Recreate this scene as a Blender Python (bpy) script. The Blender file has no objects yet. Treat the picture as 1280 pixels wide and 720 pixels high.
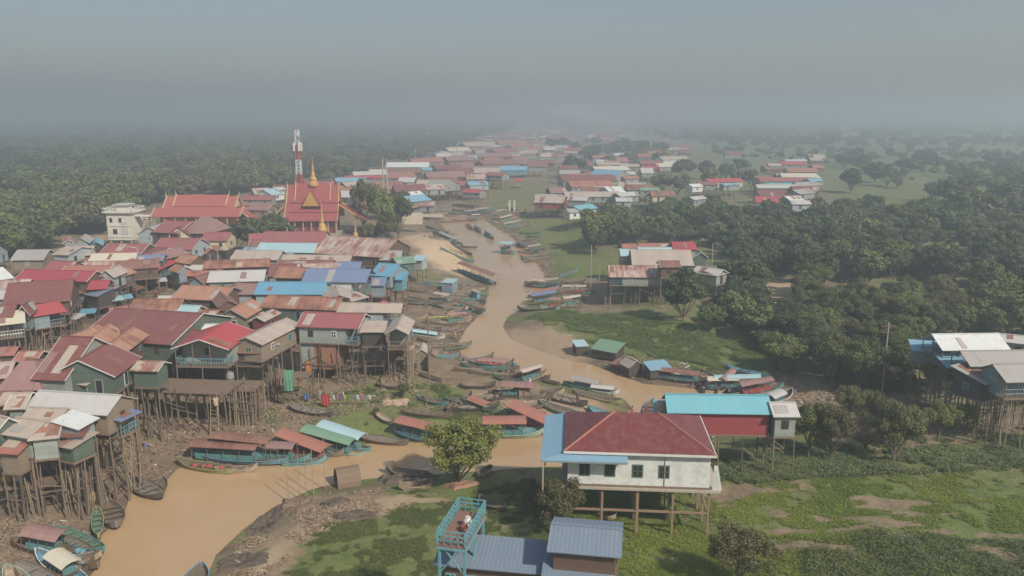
import bpy, math, random
import numpy as np
from mathutils import Vector, Matrix
random.seed(7); rng = np.random.default_rng(7)
scene = bpy.context.scene; COL = scene.collection
R = math.radians
# ------------------------------------------------------------------ camera numbers
H = 36.0; F = 1005.0; HOR = 145.0
PITCH = math.atan((360-HOR)/F); CP, SP = math.cos(PITCH), math.sin(PITCH)
def unp(px, py, z):
    dx = px-640.0; v = -(py-360.0)
    dy = CP*F + SP*v; dz = -SP*F + CP*v
    t = (z-H)/dz
    return dx*t, dy*t
# ------------------------------------------------------------------ noise and polygons
def _h(ix, iy, s):
    n = (ix.astype(np.int64)*374761393 + iy.astype(np.int64)*668265263 + s*1442695041) & 0x7fffffff
    n = ((n ^ (n >> 13))*1274126177) & 0x7fffffff
    return ((n ^ (n >> 16)) & 0xffff)/65535.0
def vn(x, y, s=0):
    ix, iy = np.floor(x), np.floor(y); fx, fy = x-ix, y-iy
    fx = fx*fx*(3-2*fx); fy = fy*fy*(3-2*fy)
    a = _h(ix, iy, s); b = _h(ix+1, iy, s); c = _h(ix, iy+1, s); d = _h(ix+1, iy+1, s)
    return (a*(1-fx)+b*fx)*(1-fy)+(c*(1-fx)+d*fx)*fy
def fbm(x, y, s=0, o=4):
    r = 0; a = .5; t = 0
    for i in range(o):
        r = r+a*vn(x, y, s+i*17); t += a; x = x*2.03+13.1; y = y*2.03+7.7; a *= .5
    return r/t
def sdf(x, y, P):      # signed distance to a polygon, negative inside
    x = np.asarray(x, float); y = np.asarray(y, float)
    d2 = np.full(x.shape, 1e18); ins = np.zeros(x.shape, bool)
    n = len(P)
    for i in range(n):
        ax, ay = P[i]; bx, by = P[(i+1) % n]
        ex, ey = bx-ax, by-ay
        t = np.clip(((x-ax)*ex+(y-ay)*ey)/(ex*ex+ey*ey+1e-9), 0, 1)
        dd = (x-ax-t*ex)**2+(y-ay-t*ey)**2
        d2 = np.minimum(d2, dd)
        c = (ay > y) != (by > y)
        if ey != 0: ins ^= c & (x < ex*(y-ay)/ey+ax)
    d = np.sqrt(d2)
    return np.where(ins, -d, d)
def sm(a, b, x):
    t = np.clip((x-a)/(b-a), 0, 1); return t*t*(3-2*t)
def wpoly(pts, z=1.0): return [unp(a, b, z) for a, b in pts]
def pix(X, Y, Z):
    dy = Y*CP-(Z-H)*SP; up = Y*SP+(Z-H)*CP; return (640+X/dy*F, 360-up/dy*F)
RIVER_PX = [(60,790),(85,740),(112,716),(119,690),(122,668),(140,655),(152,640),(160,616),(176,606),(205,600),(222,582),(262,590),(300,580),(360,572),
 (420,562),(470,552),(520,552),(560,548),(600,546),(640,545),(668,540),(684,532),(712,532),(742,527),(775,520),(788,510),(778,499),(752,491),(722,484),(690,477),(660,470),
 (622,461),(592,452),(574,442),(571,428),(580,412),(592,400),(602,388),(609,368),(611,354),(600,342),(592,330),(590,318),(578,306),(566,296),(556,286),(548,278),(552,272),(575,268),(604,272),
 (616,282),(640,296),(652,310),(664,322),(678,338),(683,350),(676,366),(660,382),(636,396),(630,408),(640,424),(668,436),(704,448),(742,456),(772,468),
 (808,480),(860,484),(905,490),(945,500),(955,515),(930,534),(860,560),(770,578),(700,584),(650,586),(600,590),(540,594),(470,598),(430,603),
 (392,612),(345,634),(305,664),(274,694),(262,722),(262,760),(280,800)]
RIVER = wpoly(RIVER_PX, 0.0)
SANDHILL = unp(528, 312, 3.0)
def ground(x, y):
    x = np.asarray(x, float); y = np.asarray(y, float)
    d = sdf(x, y, RIVER)
    far = sm(140, 260, y)
    # flatter on the sand spit and the south meadow, steep on the village bank
    h = np.where(d < 0, -0.7*sm(0, 3, -d), 0)
    h = h + 1.1*sm(0, 7, d)+1.5*sm(5, 34, d)+.8*sm(30, 80, d)
    n = fbm(x*.07, y*.07, 3)-.5; n2 = fbm(x*.5, y*.5, 9, 3)-.5
    h = h + np.where(d > 0, 1, .2)*(n*1.1*sm(0, 15, d)+n2*.28*sm(0, 3, d))
    dx = x-SANDHILL[0]; dy = y-SANDHILL[1]
    h = h + 3.2*np.exp(-(dx/9)**2-(dy/24)**2)*sm(0, 5, d)
    return h
def gz(x, y): return float(ground(np.array([x]), np.array([y]))[0])
def on(px, py, h=0.0):       # the point h metres above the ground that is seen there
    z = 1.5+h
    for _ in range(4):
        x, y = unp(px, py, z); g = gz(x, y); z = g+h
    return Vector((x, y, z))
# ------------------------------------------------------------------ mesh helper
class MB:
    def __init__(s): s.v = []; s.f = []; s.m = []
    def add(s, vs, fs, mi=0):
        b = len(s.v); s.v += [tuple(v) for v in vs]; s.f += [tuple(b+i for i in f) for f in fs]; s.m += [mi]*len(fs); return s
    def box(s, x0, x1, y0, y1, z0, z1, mi=0):
        return s.add([(x0,y0,z0),(x1,y0,z0),(x1,y1,z0),(x0,y1,z0),(x0,y0,z1),(x1,y0,z1),(x1,y1,z1),(x0,y1,z1)],
            [(3,2,1,0),(4,5,6,7),(0,1,5,4),(1,2,6,5),(2,3,7,6),(3,0,4,7)], mi)
    def bar(s, a, b, r, n=5, r2=None, mi=0):
        a = Vector(a); b = Vector(b); d = (b-a)
        if d.length < 1e-6: return s
        d.normalize(); u = d.orthogonal().normalized(); w = d.cross(u); r2 = r if r2 is None else r2
        vs = [a+(u*math.cos(2*math.pi*i/n)+w*math.sin(2*math.pi*i/n))*r for i in range(n)]+[b+(u*math.cos(2*math.pi*i/n)+w*math.sin(2*math.pi*i/n))*r2 for i in range(n)]
        fs = [(i, (i+1) % n, n+(i+1) % n, n+i) for i in range(n)]+[tuple(range(n-1, -1, -1)), tuple(range(n, 2*n))]
        return s.add(vs, fs, mi)
    def slab(s, q, t, mi=0):     # quad (4 corners, counterclockwise from above) given thickness downwards
        vs = [tuple(p) for p in q]+[(p[0], p[1], p[2]-t) for p in q]
        n = len(q)
        fs = [tuple(range(n)), tuple(range(2*n-1, n-1, -1))]+[(i, i+n, (i+1) % n+n, (i+1) % n) for i in range(n)]
        return s.add(vs, fs, mi)
    def lathe(s, prof, n=12, cx=0, cy=0, mi=0):
        b = len(s.v)
        for r, z in prof:
            for i in range(n): s.v.append((cx+r*math.cos(2*math.pi*i/n), cy+r*math.sin(2*math.pi*i/n), z))
        k = len(prof)
        for j in range(k-1):
            for i in range(n): s.f.append((b+j*n+i, b+j*n+(i+1) % n, b+(j+1)*n+(i+1) % n, b+(j+1)*n+i)); s.m.append(mi)
        s.f.append(tuple(b+i for i in range(n-1, -1, -1))); s.m.append(mi)
        s.f.append(tuple(b+(k-1)*n+i for i in range(n))); s.m.append(mi)
        return s
    def mesh(s, name, mats):
        me = bpy.data.meshes.new(name); me.from_pydata(s.v, [], s.f)
        for m in (mats if isinstance(mats, (list, tuple)) else [mats]): me.materials.append(m)
        if any(s.m): me.polygons.foreach_set('material_index', s.m)
        me.update(); return me
    def build(s, name, mats, parent=None):
        o = bpy.data.objects.new(name, s.mesh(name, mats)); COL.objects.link(o); o.parent = parent; return o
def npmesh(name, V, Fc, k, mat, attr=None):      # big numpy mesh with k-gons
    me = bpy.data.meshes.new(name); V = np.asarray(V, np.float32); Fc = np.asarray(Fc, np.int32)
    me.vertices.add(len(V)); me.vertices.foreach_set('co', V.ravel())
    nf = len(Fc); me.loops.add(nf*k); me.loops.foreach_set('vertex_index', Fc.ravel())
    me.polygons.add(nf); me.polygons.foreach_set('loop_start', np.arange(0, nf*k, k, dtype=np.int32)); me.polygons.foreach_set('loop_total', np.full(nf, k, np.int32))
    for nm, a in (attr or {}).items():
        at = me.attributes.new(nm, 'FLOAT', 'POINT'); at.data.foreach_set('value', np.asarray(a, np.float32))
    me.materials.append(mat); me.update(calc_edges=True); me.validate(); return me
def empty(name, loc, rz=0):
    o = bpy.data.objects.new(name, None); COL.objects.link(o); o.location = loc; o.rotation_euler = (0, 0, rz); o.empty_display_size = .5; return o
def tag(o, label=None, cat=None, group=None, kind=None):
    if label: o['label'] = label
    if cat: o['category'] = cat
    if group: o['group'] = group
    if kind: o['kind'] = kind
    return o
def child(name, me, parent, loc=(0,0,0), rot=(0,0,0), sc=(1,1,1)):
    o = bpy.data.objects.new(name, me); COL.objects.link(o); o.parent = parent; o.location = loc; o.rotation_euler = rot; o.scale = sc; return o
# ------------------------------------------------------------------ materials
_M = {}
def newmat(name):
    m = bpy.data.materials.new(name); m.use_nodes = True; nt = m.node_tree; b = nt.nodes['Principled BSDF']
    return m, nt, b
def N(nt, t, **k):
    n = nt.nodes.new(t)
    for a, v in k.items(): setattr(n, a, v)
    return n
def L(nt, a, b): nt.links.new(a, b)
def mathn(nt, op, a, b=None, clamp=False):
    n = N(nt, 'ShaderNodeMath', operation=op); n.use_clamp = clamp
    for i, v in enumerate((a, b)):
        if v is None: continue
        if isinstance(v, (int, float)): n.inputs[i].default_value = v
        else: L(nt, v, n.inputs[i])
    return n.outputs[0]
def mixc(nt, f, a, b, bt='MIX'):
    n = N(nt, 'ShaderNodeMix', data_type='RGBA', blend_type=bt)
    for i, v in ((0, f), (6, a), (7, b)):
        if isinstance(v, (int, float)): n.inputs[i].default_value = v
        elif isinstance(v, tuple): n.inputs[i].default_value = (*v[:3], 1)
        else: L(nt, v, n.inputs[i])
    return n.outputs[2]
def noise(nt, vec, scale, detail=3, rough=.55):
    n = N(nt, 'ShaderNodeTexNoise'); n.inputs['Scale'].default_value = scale; n.inputs['Detail'].default_value = detail; n.inputs['Roughness'].default_value = rough
    if vec is not None: L(nt, vec, n.inputs['Vector'])
    return n.outputs['Fac']
def ramp(nt, f, a, b):
    n = N(nt, 'ShaderNodeMapRange'); n.inputs[1].default_value = a; n.inputs[2].default_value = b; L(nt, f, n.inputs[0]); return n.outputs[0]
def objvec(nt, sc=(1,1,1), rnd=True):
    tc = N(nt, 'ShaderNodeTexCoord'); mp = N(nt, 'ShaderNodeMapping'); mp.inputs['Scale'].default_value = sc; L(nt, tc.outputs['Object'], mp.inputs['Vector'])
    if rnd:
        oi = N(nt, 'ShaderNodeObjectInfo'); c = N(nt, 'ShaderNodeCombineXYZ'); r = mathn(nt, 'MULTIPLY', oi.outputs['Random'], 97.0); L(nt, r, c.inputs[0]); L(nt, r, c.inputs[2]); L(nt, c.outputs[0], mp.inputs['Location'])
    return mp.outputs[0]
def metal(name, col, rust=.25, rustcol=(.16,.07,.04), sheet=.2, rough=.5):
    """corrugated painted sheet: sheets differ a little, rust runs down the slope"""
    if name in _M: return _M[name]
    m, nt, b = newmat(name)
    v = objvec(nt, (1,1,1)); sx = N(nt, 'ShaderNodeSeparateXYZ'); L(nt, v, sx.inputs[0])
    w = N(nt, 'ShaderNodeTexWhiteNoise', noise_dimensions='1D'); L(nt, mathn(nt, 'FLOOR', mathn(nt, 'MULTIPLY', sx.outputs[0], 1.15)), w.inputs['W'])
    c = mixc(nt, mathn(nt, 'MULTIPLY', w.outputs['Value'], sheet), col, tuple(min(.75, x*1.5+.05) for x in col))
    st = noise(nt, objvec(nt, (1.6,.22,.22)), 1.3, 4, .6)
    bl = noise(nt, objvec(nt), .32, 3, .6)
    msk = ramp(nt, mathn(nt, 'ADD', mathn(nt, 'MULTIPLY', st, .6), mathn(nt, 'MULTIPLY', bl, .5)), .66-.25*rust, .86-.25*rust)
    c = mixc(nt, mathn(nt, 'MULTIPLY', msk, min(1, .35+rust)), c, rustcol)
    c = mixc(nt, mathn(nt, 'MULTIPLY', ramp(nt, noise(nt, objvec(nt), 1.7, 4), .45, .8), .25), c, (.3,.27,.23))
    L(nt, c, b.inputs['Base Color']); b.inputs['Roughness'].default_value = rough
    wv = mathn(nt, 'SINE', mathn(nt, 'MULTIPLY', sx.outputs[0], 2*math.pi/.26))
    bp = N(nt, 'ShaderNodeBump'); bp.inputs['Strength'].default_value = .22; bp.inputs['Distance'].default_value = .02; L(nt, wv, bp.inputs['Height']); L(nt, bp.outputs[0], b.inputs['Normal'])
    _M[name] = m; return m
def plain(name, col, rough=.75, dirt=.35, dirtcol=(.16,.12,.09), scale=1.2, planks=0, spec=None, metallic=0):
    if name in _M: return _M[name]
    m, nt, b = newmat(name)
    v = objvec(nt, (1,1,1))
    f = ramp(nt, noise(nt, v, scale, 4, .65), .42, .75)
    c = mixc(nt, mathn(nt, 'MULTIPLY', f, dirt), col, dirtcol)
    oi = N(nt, 'ShaderNodeObjectInfo')
    c = mixc(nt, mathn(nt, 'MULTIPLY', oi.outputs['Random'], .18), c, tuple(x*.6 for x in col))
    if planks:
        sx = N(nt, 'ShaderNodeSeparateXYZ'); L(nt, v, sx.inputs[0]); ax = sx.outputs[2] if planks > 0 else sx.outputs[0]
        w = N(nt, 'ShaderNodeTexWhiteNoise', noise_dimensions='1D'); L(nt, mathn(nt, 'FLOOR', mathn(nt, 'MULTIPLY', ax, 1/abs(planks))), w.inputs['W'])
        c = mixc(nt, mathn(nt, 'MULTIPLY', w.outputs['Value'], .35), c, tuple(x*.55 for x in col))
    L(nt, c, b.inputs['Base Color']); b.inputs['Roughness'].default_value = rough; b.inputs['Metallic'].default_value = metallic
    _M[name] = m; return m
SUN_E, SKY_S, SKY_SAT, EXPO = 4.2, .15, 1.45, 0.16
HAZE_D, HAZE_C = .00145, (.71,.81,.89,1)
SKY_G = .52
# ------------------------------------------------------------------ camera, light, sky, air
cd = bpy.data.cameras.new('camera'); cam = bpy.data.objects.new('camera', cd); COL.objects.link(cam)
cam.location = (0, 0, H); cam.rotation_euler = (math.pi/2-PITCH, 0, 0); cd.sensor_width = 36; cd.lens = 36*F/1280; cd.clip_end = 20000; cd.clip_start = .5
scene.camera = cam
SUN_EL, SUN_AZ = R(40), R(138)        # azimuth clockwise from +Y (view direction): to the right and a little behind
sdv = Vector((math.sin(SUN_AZ)*math.cos(SUN_EL), math.cos(SUN_AZ)*math.cos(SUN_EL), math.sin(SUN_EL)))
sl = bpy.data.lights.new('sun', 'SUN'); sl.energy = SUN_E; sl.angle = R(1.5); sl.color = (1, .92, .80)
so = bpy.data.objects.new('sun', sl); COL.objects.link(so); so.rotation_euler = sdv.to_track_quat('Z', 'Y').to_euler()
w = bpy.data.worlds.new('World'); scene.world = w; w.use_nodes = True; nt = w.node_tree
sk = nt.nodes.new('ShaderNodeTexSky'); sk.sky_type = 'NISHITA'; sk.sun_disc = False; sk.sun_elevation = SUN_EL; sk.sun_rotation = SUN_AZ
sk.air_density = 1.0; sk.dust_density = 3.0; sk.ozone_density = 1.0; sk.altitude = 0
bg = nt.nodes['Background']; bg.inputs['Strength'].default_value = SKY_S
hs = nt.nodes.new('ShaderNodeHueSaturation'); hs.inputs['Saturation'].default_value = SKY_SAT; hs.inputs['Value'].default_value = 1.22
gm_ = nt.nodes.new('ShaderNodeGamma'); gm_.inputs[1].default_value = SKY_G; nt.links.new(sk.outputs[0], gm_.inputs[0]); nt.links.new(gm_.outputs[0], hs.inputs['Color']); nt.links.new(hs.outputs[0], bg.inputs['Color'])
scene.view_settings.view_transform = 'Standard'; scene.view_settings.look = 'None'; scene.view_settings.exposure = EXPO; scene.view_settings.gamma = 1
cy = scene.cycles; cy.max_bounces = 4; cy.diffuse_bounces = 2; cy.glossy_bounces = 2; cy.transmission_bounces = 2; cy.volume_bounces = 1; cy.transparent_max_bounces = 6
cy.use_denoising = True; cy.denoiser = 'OPENIMAGEDENOISE'; cy.caustics_reflective = False; cy.caustics_refractive = False; cy.use_adaptive_sampling = True; cy.adaptive_threshold = .02
cy.sample_clamp_indirect = 4
# haze
mh = bpy.data.materials.new('haze_air'); mh.use_nodes = True; nt = mh.node_tree; nt.nodes.remove(nt.nodes['Principled BSDF'])
pv = nt.nodes.new('ShaderNodeVolumePrincipled'); pv.inputs['Color'].default_value = HAZE_C; pv.inputs['Density'].default_value = HAZE_D; pv.inputs['Anisotropy'].default_value = .35
nt.links.new(pv.outputs[0], nt.nodes['Material Output'].inputs['Volume'])
HX, HY = 9000, 7600
hz = MB().box(-HX, HX, -150, HY, -2.2, 72).build('haze', mh); tag(hz, 'pale grey haze filling the air over the whole village', 'haze', kind='stuff')
# ------------------------------------------------------------------ ground sheet
VILLAGE = wpoly([(-160,760),(-160,330),(60,326),(60,300),(135,300),(190,268),(200,240),(300,236),(420,226),(445,205),(560,176),(620,160),(900,160),(780,190),(700,215),(690,265),
 (600,268),(548,275),(556,300),(500,300),(530,345),(520,400),(560,430),(500,470),(320,500),(300,540),(160,600),(120,640),(60,700)], 2)
GRASS = [  # polygons in the meadows: (outline, weight, softness in metres)
 ([(330,505),(400,490),(470,478),(560,478),(610,498),(640,520),(600,536),(500,540),(430,548),(340,535)], .74, 2),
 ([(480,462),(560,455),(620,468),(600,480),(500,475)], .5, 2),
 ([(330,650),(392,625),(440,606),(560,598),(700,588),(760,590),(760,760),(300,760),(330,700)], .74, 3),
 ([(700,600),(880,596),(1300,566),(1500,600),(1500,800),(700,800)], .74, 3),
 ([(662,392),(720,382),(800,396),(900,420),(985,436),(975,462),(900,462),(840,446),(780,436),(735,420),(690,408)], .95, 2),
 ([(640,402),(675,396),(690,410),(650,418)], .62, 1.5),
 ([(652,280),(728,276),(752,320),(800,350),(790,372),(740,384),(716,372),(700,350),(684,322),(668,300)], .86, 3),
 ([(646,296),(668,300),(684,322),(700,350),(690,356),(664,330)], .1, 1.5),
 ([(650,232),(706,226),(706,176),(668,166)], .42, 12),
 ([(606,270),(640,262),(700,262),(650,284)], .55, 4),
 ([(596,236),(700,228),(690,262),(600,264)], .55, 6),
 ([(860,560),(940,540),(1300,530),(1300,600),(880,600)], .66, 4),
 ([(960,200),(1700,190),(1700,262),(1090,262),(1060,230)], .72, 20),
 ([(900,235),(940,235),(940,262),(880,262)], .5, 6),
 ([(-400,340),(60,336),(60,300),(135,300),(190,260),(290,238),(420,212),(560,176),(600,160),(-1500,160)], .9, 10),
 ([(505,336),(540,340),(560,352),(520,352)], .55, 2),
]
GW = [(wpoly(p, 1.5), w, s) for p, w, s in GRASS]
BARE = [(wpoly(p, 1.5), s) for p, s in [
 ([(985,603),(1040,597),(1004,606)], .6), ([(1060,636),(1150,630),(1215,640),(1150,646),(1070,642)], .8), ([(1000,652),(1120,654),(1200,650),(1120,660),(1000,660)], .7),
 ([(975,668),(1060,666),(1200,674),(1280,680),(1120,678),(980,674)], .7), ([(888,618),(905,602),(970,606),(940,616),(925,626),(900,640)], 1.0), ([(970,690),(1050,692),(1030,702),(975,700)], 1.0),
 ([(1170,690),(1280,700),(1280,716),(1200,706)], 1.0), ([(960,640),(985,640),(985,654),(965,650)], .6), ([(940,360),(1010,352),(1000,380),(960,400)], 2), ([(1010,360),(1100,366),(1110,380),(1030,378)], 2), ([(1120,370),(1240,372),(1230,386),(1130,384)], 2),
 ([(1080,550),(1150,545),(1180,560),(1120,572)], 2), ([(960,470),(1060,480),(1050,520),(990,510)], 3), ([(632,398),(656,394),(700,412),(740,436),(800,452),(870,466),(980,466),(1060,480),(1060,505),(900,500),(760,480),(700,460),(650,440)], 1.5), ([(700,348),(760,345),(775,392),(740,396),(700,372)], 2), ([(1000,505),(1100,498),(1280,520),(1300,556),(1180,562),(1060,556)], 3), ([(560,470),(660,478),(760,492),(795,512),(745,530),(690,536),(650,528),(620,500),(575,486)], 1.5), ([(300,712),(330,660),(395,604),(440,602),(560,606),(560,618),(480,628),(410,650),(370,690),(345,730)], 1.5), ([(330,540),(340,505),(390,498),(400,520),(380,545)], 1.5), ([(500,440),(560,440),(600,460),(590,474),(500,478)], 2)]]
def grassw(x, y):
    g = np.full(np.shape(x), .0); 
    right = sm(-5, 20, sdf(x, y, VILLAGE)); g = .56*right*np.ones(np.shape(x))
    for P, wt, s in GW:
        k = sm(s, -s, sdf(x, y, P)+ (fbm(x*.15, y*.15, 31, 3)-.5)*6); g = g*(1-k)+wt*k
    for P, s in BARE:
        k = sm(s, -s, sdf(x, y, P)+(fbm(x*.25, y*.9, 51, 4)-.5)*5); g = g*(1-k)+(.26 if P[0][1] < 105 else .12)*k+.0
    return g
th = np.radians(np.linspace(-58, 58, 580)); dd = np.exp(np.linspace(math.log(9), math.log(7300), 900))
TH, DD = np.meshgrid(th, dd); GX = np.sin(TH)*DD; GY = np.cos(TH)*DD-3
GY2 = GY
GZ = ground(GX.ravel(), GY.ravel())
gwt = grassw(GX.ravel(), GY.ravel())
SAND = [(wpoly(p, 2), s_, w_) for p, s_, w_ in [([(500,296),(530,286),(566,298),(600,322),(604,344),(570,340),(530,330),(506,318)], 2, 1.0), ([(600,488),(660,482),(740,492),(785,512),(740,530),(690,536),(640,520),(600,505)], 3, .55),
 ([(640,398),(690,404),(740,424),(720,444),(660,432),(636,412)], 2, .45), ([(640,290),(668,318),(690,352),(672,352),(650,318),(625,296)], 2, .6), ([(960,470),(1050,480),(1040,510),(990,505)], 3, .4), ([(940,362),(1005,356),(990,398),(962,396)], 3, .7),
 ([(400,600),(560,610),(560,618),(440,640),(400,650),(380,640)], 3, .6), ([(330,650),(400,640),(350,690),(300,720),(290,700)], 2, .7), ([(60,318),(130,300),(128,312),(80,322)], 3, 1), ([(1130,376),(1240,372),(1240,388),(1150,392)], 3, .6)]]
sandw = np.zeros(GX.size)
for P_, s_, w_ in SAND: sandw = np.maximum(sandw, w_*sm(s_, -s_, sdf(GX.ravel(), GY.ravel(), P_)+(fbm(GX.ravel()*.3, GY.ravel()*.3, 61, 3)-.5)*5))
dshore = sdf(GX.ravel(), GY.ravel(), RIVER)
ic, jc = 580, 900; a = np.arange(jc-1)[:, None]*ic+np.arange(ic-1)[None, :]; a = a.ravel()
Fq = np.stack([a, a+1, a+ic+1, a+ic], 1)
mg, nt, b = newmat('ground_soil_and_grass')
at = N(nt, 'ShaderNodeAttribute', attribute_name='grass').outputs['Fac']; sh = N(nt, 'ShaderNodeAttribute', attribute_name='shore').outputs['Fac']
tc = N(nt, 'ShaderNodeTexCoord').outputs['Object']
n1 = noise(nt, tc, .35, 6, .65); n2 = noise(nt, tc, 2.3, 4, .6); n3 = noise(nt, tc, .06, 4, .6)
soil = mixc(nt, ramp(nt, n1, .35, .65), (.28,.21,.135), (.17,.13,.088))
soil = mixc(nt, ramp(nt, n2, .55, .8), soil, (.37,.295,.205))
damp = mixc(nt, ramp(nt, n1, .35, .6), (.12,.088,.065), (.20,.145,.10))
soil = mixc(nt, ramp(nt, sh, 6.0, .5), soil, damp)
soil = mixc(nt, mathn(nt, 'MULTIPLY', N(nt, 'ShaderNodeAttribute', attribute_name='sand').outputs['Fac'], mathn(nt, 'ADD', .75, mathn(nt, 'MULTIPLY', n2, .4)), True), soil, (.56,.41,.27))
gr = mixc(nt, ramp(nt, n1, .3, .7), (.10,.135,.04), (.165,.20,.06)); gr = mixc(nt, ramp(nt, n3, .4, .7), gr, (.20,.19,.085)); gr = mixc(nt, ramp(nt, n2, .5, .8), gr, (.07,.10,.035))
gm = ramp(nt, mathn(nt, 'ADD', at, mathn(nt, 'ADD', mathn(nt, 'MULTIPLY', mathn(nt, 'SUBTRACT', n1, .5), 1.1), mathn(nt, 'MULTIPLY', mathn(nt, 'SUBTRACT', noise(nt, objvec(nt, (.35,1.3,1), False), 1.1, 4, .65), .5), 1.0))), .44, .56)
L(nt, mixc(nt, gm, soil, gr), b.inputs['Base Color']); b.inputs['Roughness'].default_value = .95; b.inputs['Specular IOR Level'].default_value = .2
bp = N(nt, 'ShaderNodeBump'); bp.inputs['Strength'].default_value = .8; bp.inputs['Distance'].default_value = .25; L(nt, mathn(nt, 'ADD', n1, mathn(nt, 'MULTIPLY', n2, .5)), bp.inputs['Height']); L(nt, bp.outputs[0], b.inputs['Normal'])
gme = npmesh('ground', np.stack([GX.ravel(), GY.ravel(), GZ], 1), Fq, 4, mg, {'grass': gwt, 'shore': dshore, 'sand': sandw})
gme.shade_smooth() if hasattr(gme, 'shade_smooth') else None
go = bpy.data.objects.new('ground', gme); COL.objects.link(go); tag(go, 'brown earth banks and green meadow along the river', 'ground', kind='structure')
# water sheet under the banks
mw, nt, b = newmat('muddy_water')
tc = N(nt, 'ShaderNodeTexCoord').outputs['Object']
L(nt, mixc(nt, ramp(nt, noise(nt, tc, .05, 3), .3, .7), (.43,.28,.15), (.49,.33,.185)), b.inputs['Base Color']); b.inputs['Roughness'].default_value = .12; b.inputs['Specular IOR Level'].default_value = .4
bp = N(nt, 'ShaderNodeBump'); bp.inputs['Strength'].default_value = .5; bp.inputs['Distance'].default_value = .05
mp = N(nt, 'ShaderNodeMapping'); mp.inputs['Scale'].default_value = (1, .6, 1); L(nt, tc, mp.inputs[0]); L(nt, noise(nt, mp.outputs[0], 1.6, 3), bp.inputs['Height']); L(nt, bp.outputs[0], b.inputs['Normal'])
xs = [p[0] for p in RIVER]; ys = [p[1] for p in RIVER]
wo = MB().slab([(min(xs)-2, min(ys)-5, -.02), (max(xs)+2, min(ys)-5, -.02), (max(xs)+2, max(ys)+3, -.02), (min(xs)-2, max(ys)+3, -.02)], .3).build('water', mw)
tag(wo, 'muddy brown river winding between the banks', 'river', kind='structure')
# ------------------------------------------------------------------ palettes
RC = dict(mar=((.21,.075,.065),.10,(.13,.05,.04)), brn=((.24,.115,.085),.5,(.15,.07,.05)), mauve=((.29,.165,.15),.35,(.2,.1,.08)), red=((.42,.065,.07),.05,(.3,.08,.06)),
 crim=((.36,.055,.07),.05,(.3,.08,.08)), pink=((.31,.10,.10),.15,(.25,.09,.08)), salm=((.37,.15,.11),.3,(.35,.12,.08)), orng=((.40,.21,.135),.5,(.3,.12,.07)),
 rust=((.36,.17,.11),.75,(.17,.07,.045)), rustw=((.50,.40,.34),.80,(.27,.11,.075)), tan=((.42,.35,.29),.30,(.28,.19,.14)), grey=((.36,.34,.32),.25,(.25,.18,.14)),
 lgrey=((.50,.48,.46),.10,(.4,.33,.28)), white=((.64,.66,.64),.03,(.45,.4,.35)), cream=((.60,.54,.42),.10,(.4,.3,.2)), blue=((.13,.32,.46),.02,(.1,.25,.38)),
 sky=((.19,.38,.50),.03,(.15,.3,.4)), slate=((.17,.22,.35),.05,(.2,.2,.25)), turq=((.16,.41,.48),.06,(.12,.35,.4)), pale=((.36,.52,.56),.12,(.3,.35,.35)),
 bluegrey=((.17,.22,.285),.03,(.2,.22,.26)), green=((.17,.29,.19),.15,(.15,.22,.15)), wred=((.165,.038,.036),.12,(.22,.08,.06)), dblue=((.20,.35,.46),.05,(.2,.3,.35)), temple=((.42,.085,.075),.05,(.3,.08,.06)), templo=((.52,.15,.10),.1,(.4,.12,.08)))
def rm(k): c, r, rc = RC[k]; return metal('metal_sheet_'+k, c, r, rc, sheet=.22 if k in ('rust','rustw','brn','orng','tan') else .08)
WC = dict(grey=(.30,.33,.31), green=(.10,.145,.115), sage=(.33,.38,.35), brown=(.135,.085,.06), blueg=(.24,.31,.35), white=(.68,.70,.67), tan=(.27,.215,.16), mar=(.20,.04,.045),
 cream=(.62,.56,.40), turq=(.14,.36,.42), dark=(.06,.05,.045), pale=(.38,.45,.46), brick=(.36,.17,.11), orange=(.60,.22,.08), red=(.30,.045,.055))
def wm(k): return plain('wall_'+k, WC[k], planks=(.3 if k not in ('white','cream') else 0), dirt=.4)
WOOD = plain('weathered_pole_wood', (.20,.15,.11), planks=0, dirt=.5, scale=2); WOODD = plain('dark_pole_wood', (.10,.075,.06), dirt=.5); WOODL = plain('pale_bamboo', (.33,.26,.18), dirt=.4)
PLANK = plain('deck_planks', (.22,.155,.11), planks=-.25, dirt=.5); CONC = plain('pale_concrete', (.42,.37,.30)); TRIM = plain('white_trim', (.66,.66,.62), dirt=.25)
PANE = newmat('dark_window_glass'); PANE[2].inputs['Base Color'].default_value = (.03,.035,.035,1); PANE[2].inputs['Roughness'].default_value = .25; PANE = PANE[0]
def cyl(n=6, r2=.85): return MB().bar((0,0,0), (0,0,1), 1, n, r2)
UPOST = {k: cyl().mesh('post', m) for k, m in (('w', WOOD), ('d', WOODD), ('l', WOODL), ('c', CONC))}
USQ = {k: MB().box(-1,1,-1,1,0,1).mesh('square_post', m) for k, m in (('w', WOOD), ('c', CONC), ('t', wm('turq')), ('b', plain('brown_pillar', (.30,.20,.14), dirt=.4)))}
def scale_at(p):     # pixels per metre and view angle at a world point
    dy = p.y*CP-(p.z-H)*SP
    return F/dy, math.atan2(H-p.z, math.hypot(p.x, p.y))
HOUSES = []
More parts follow.
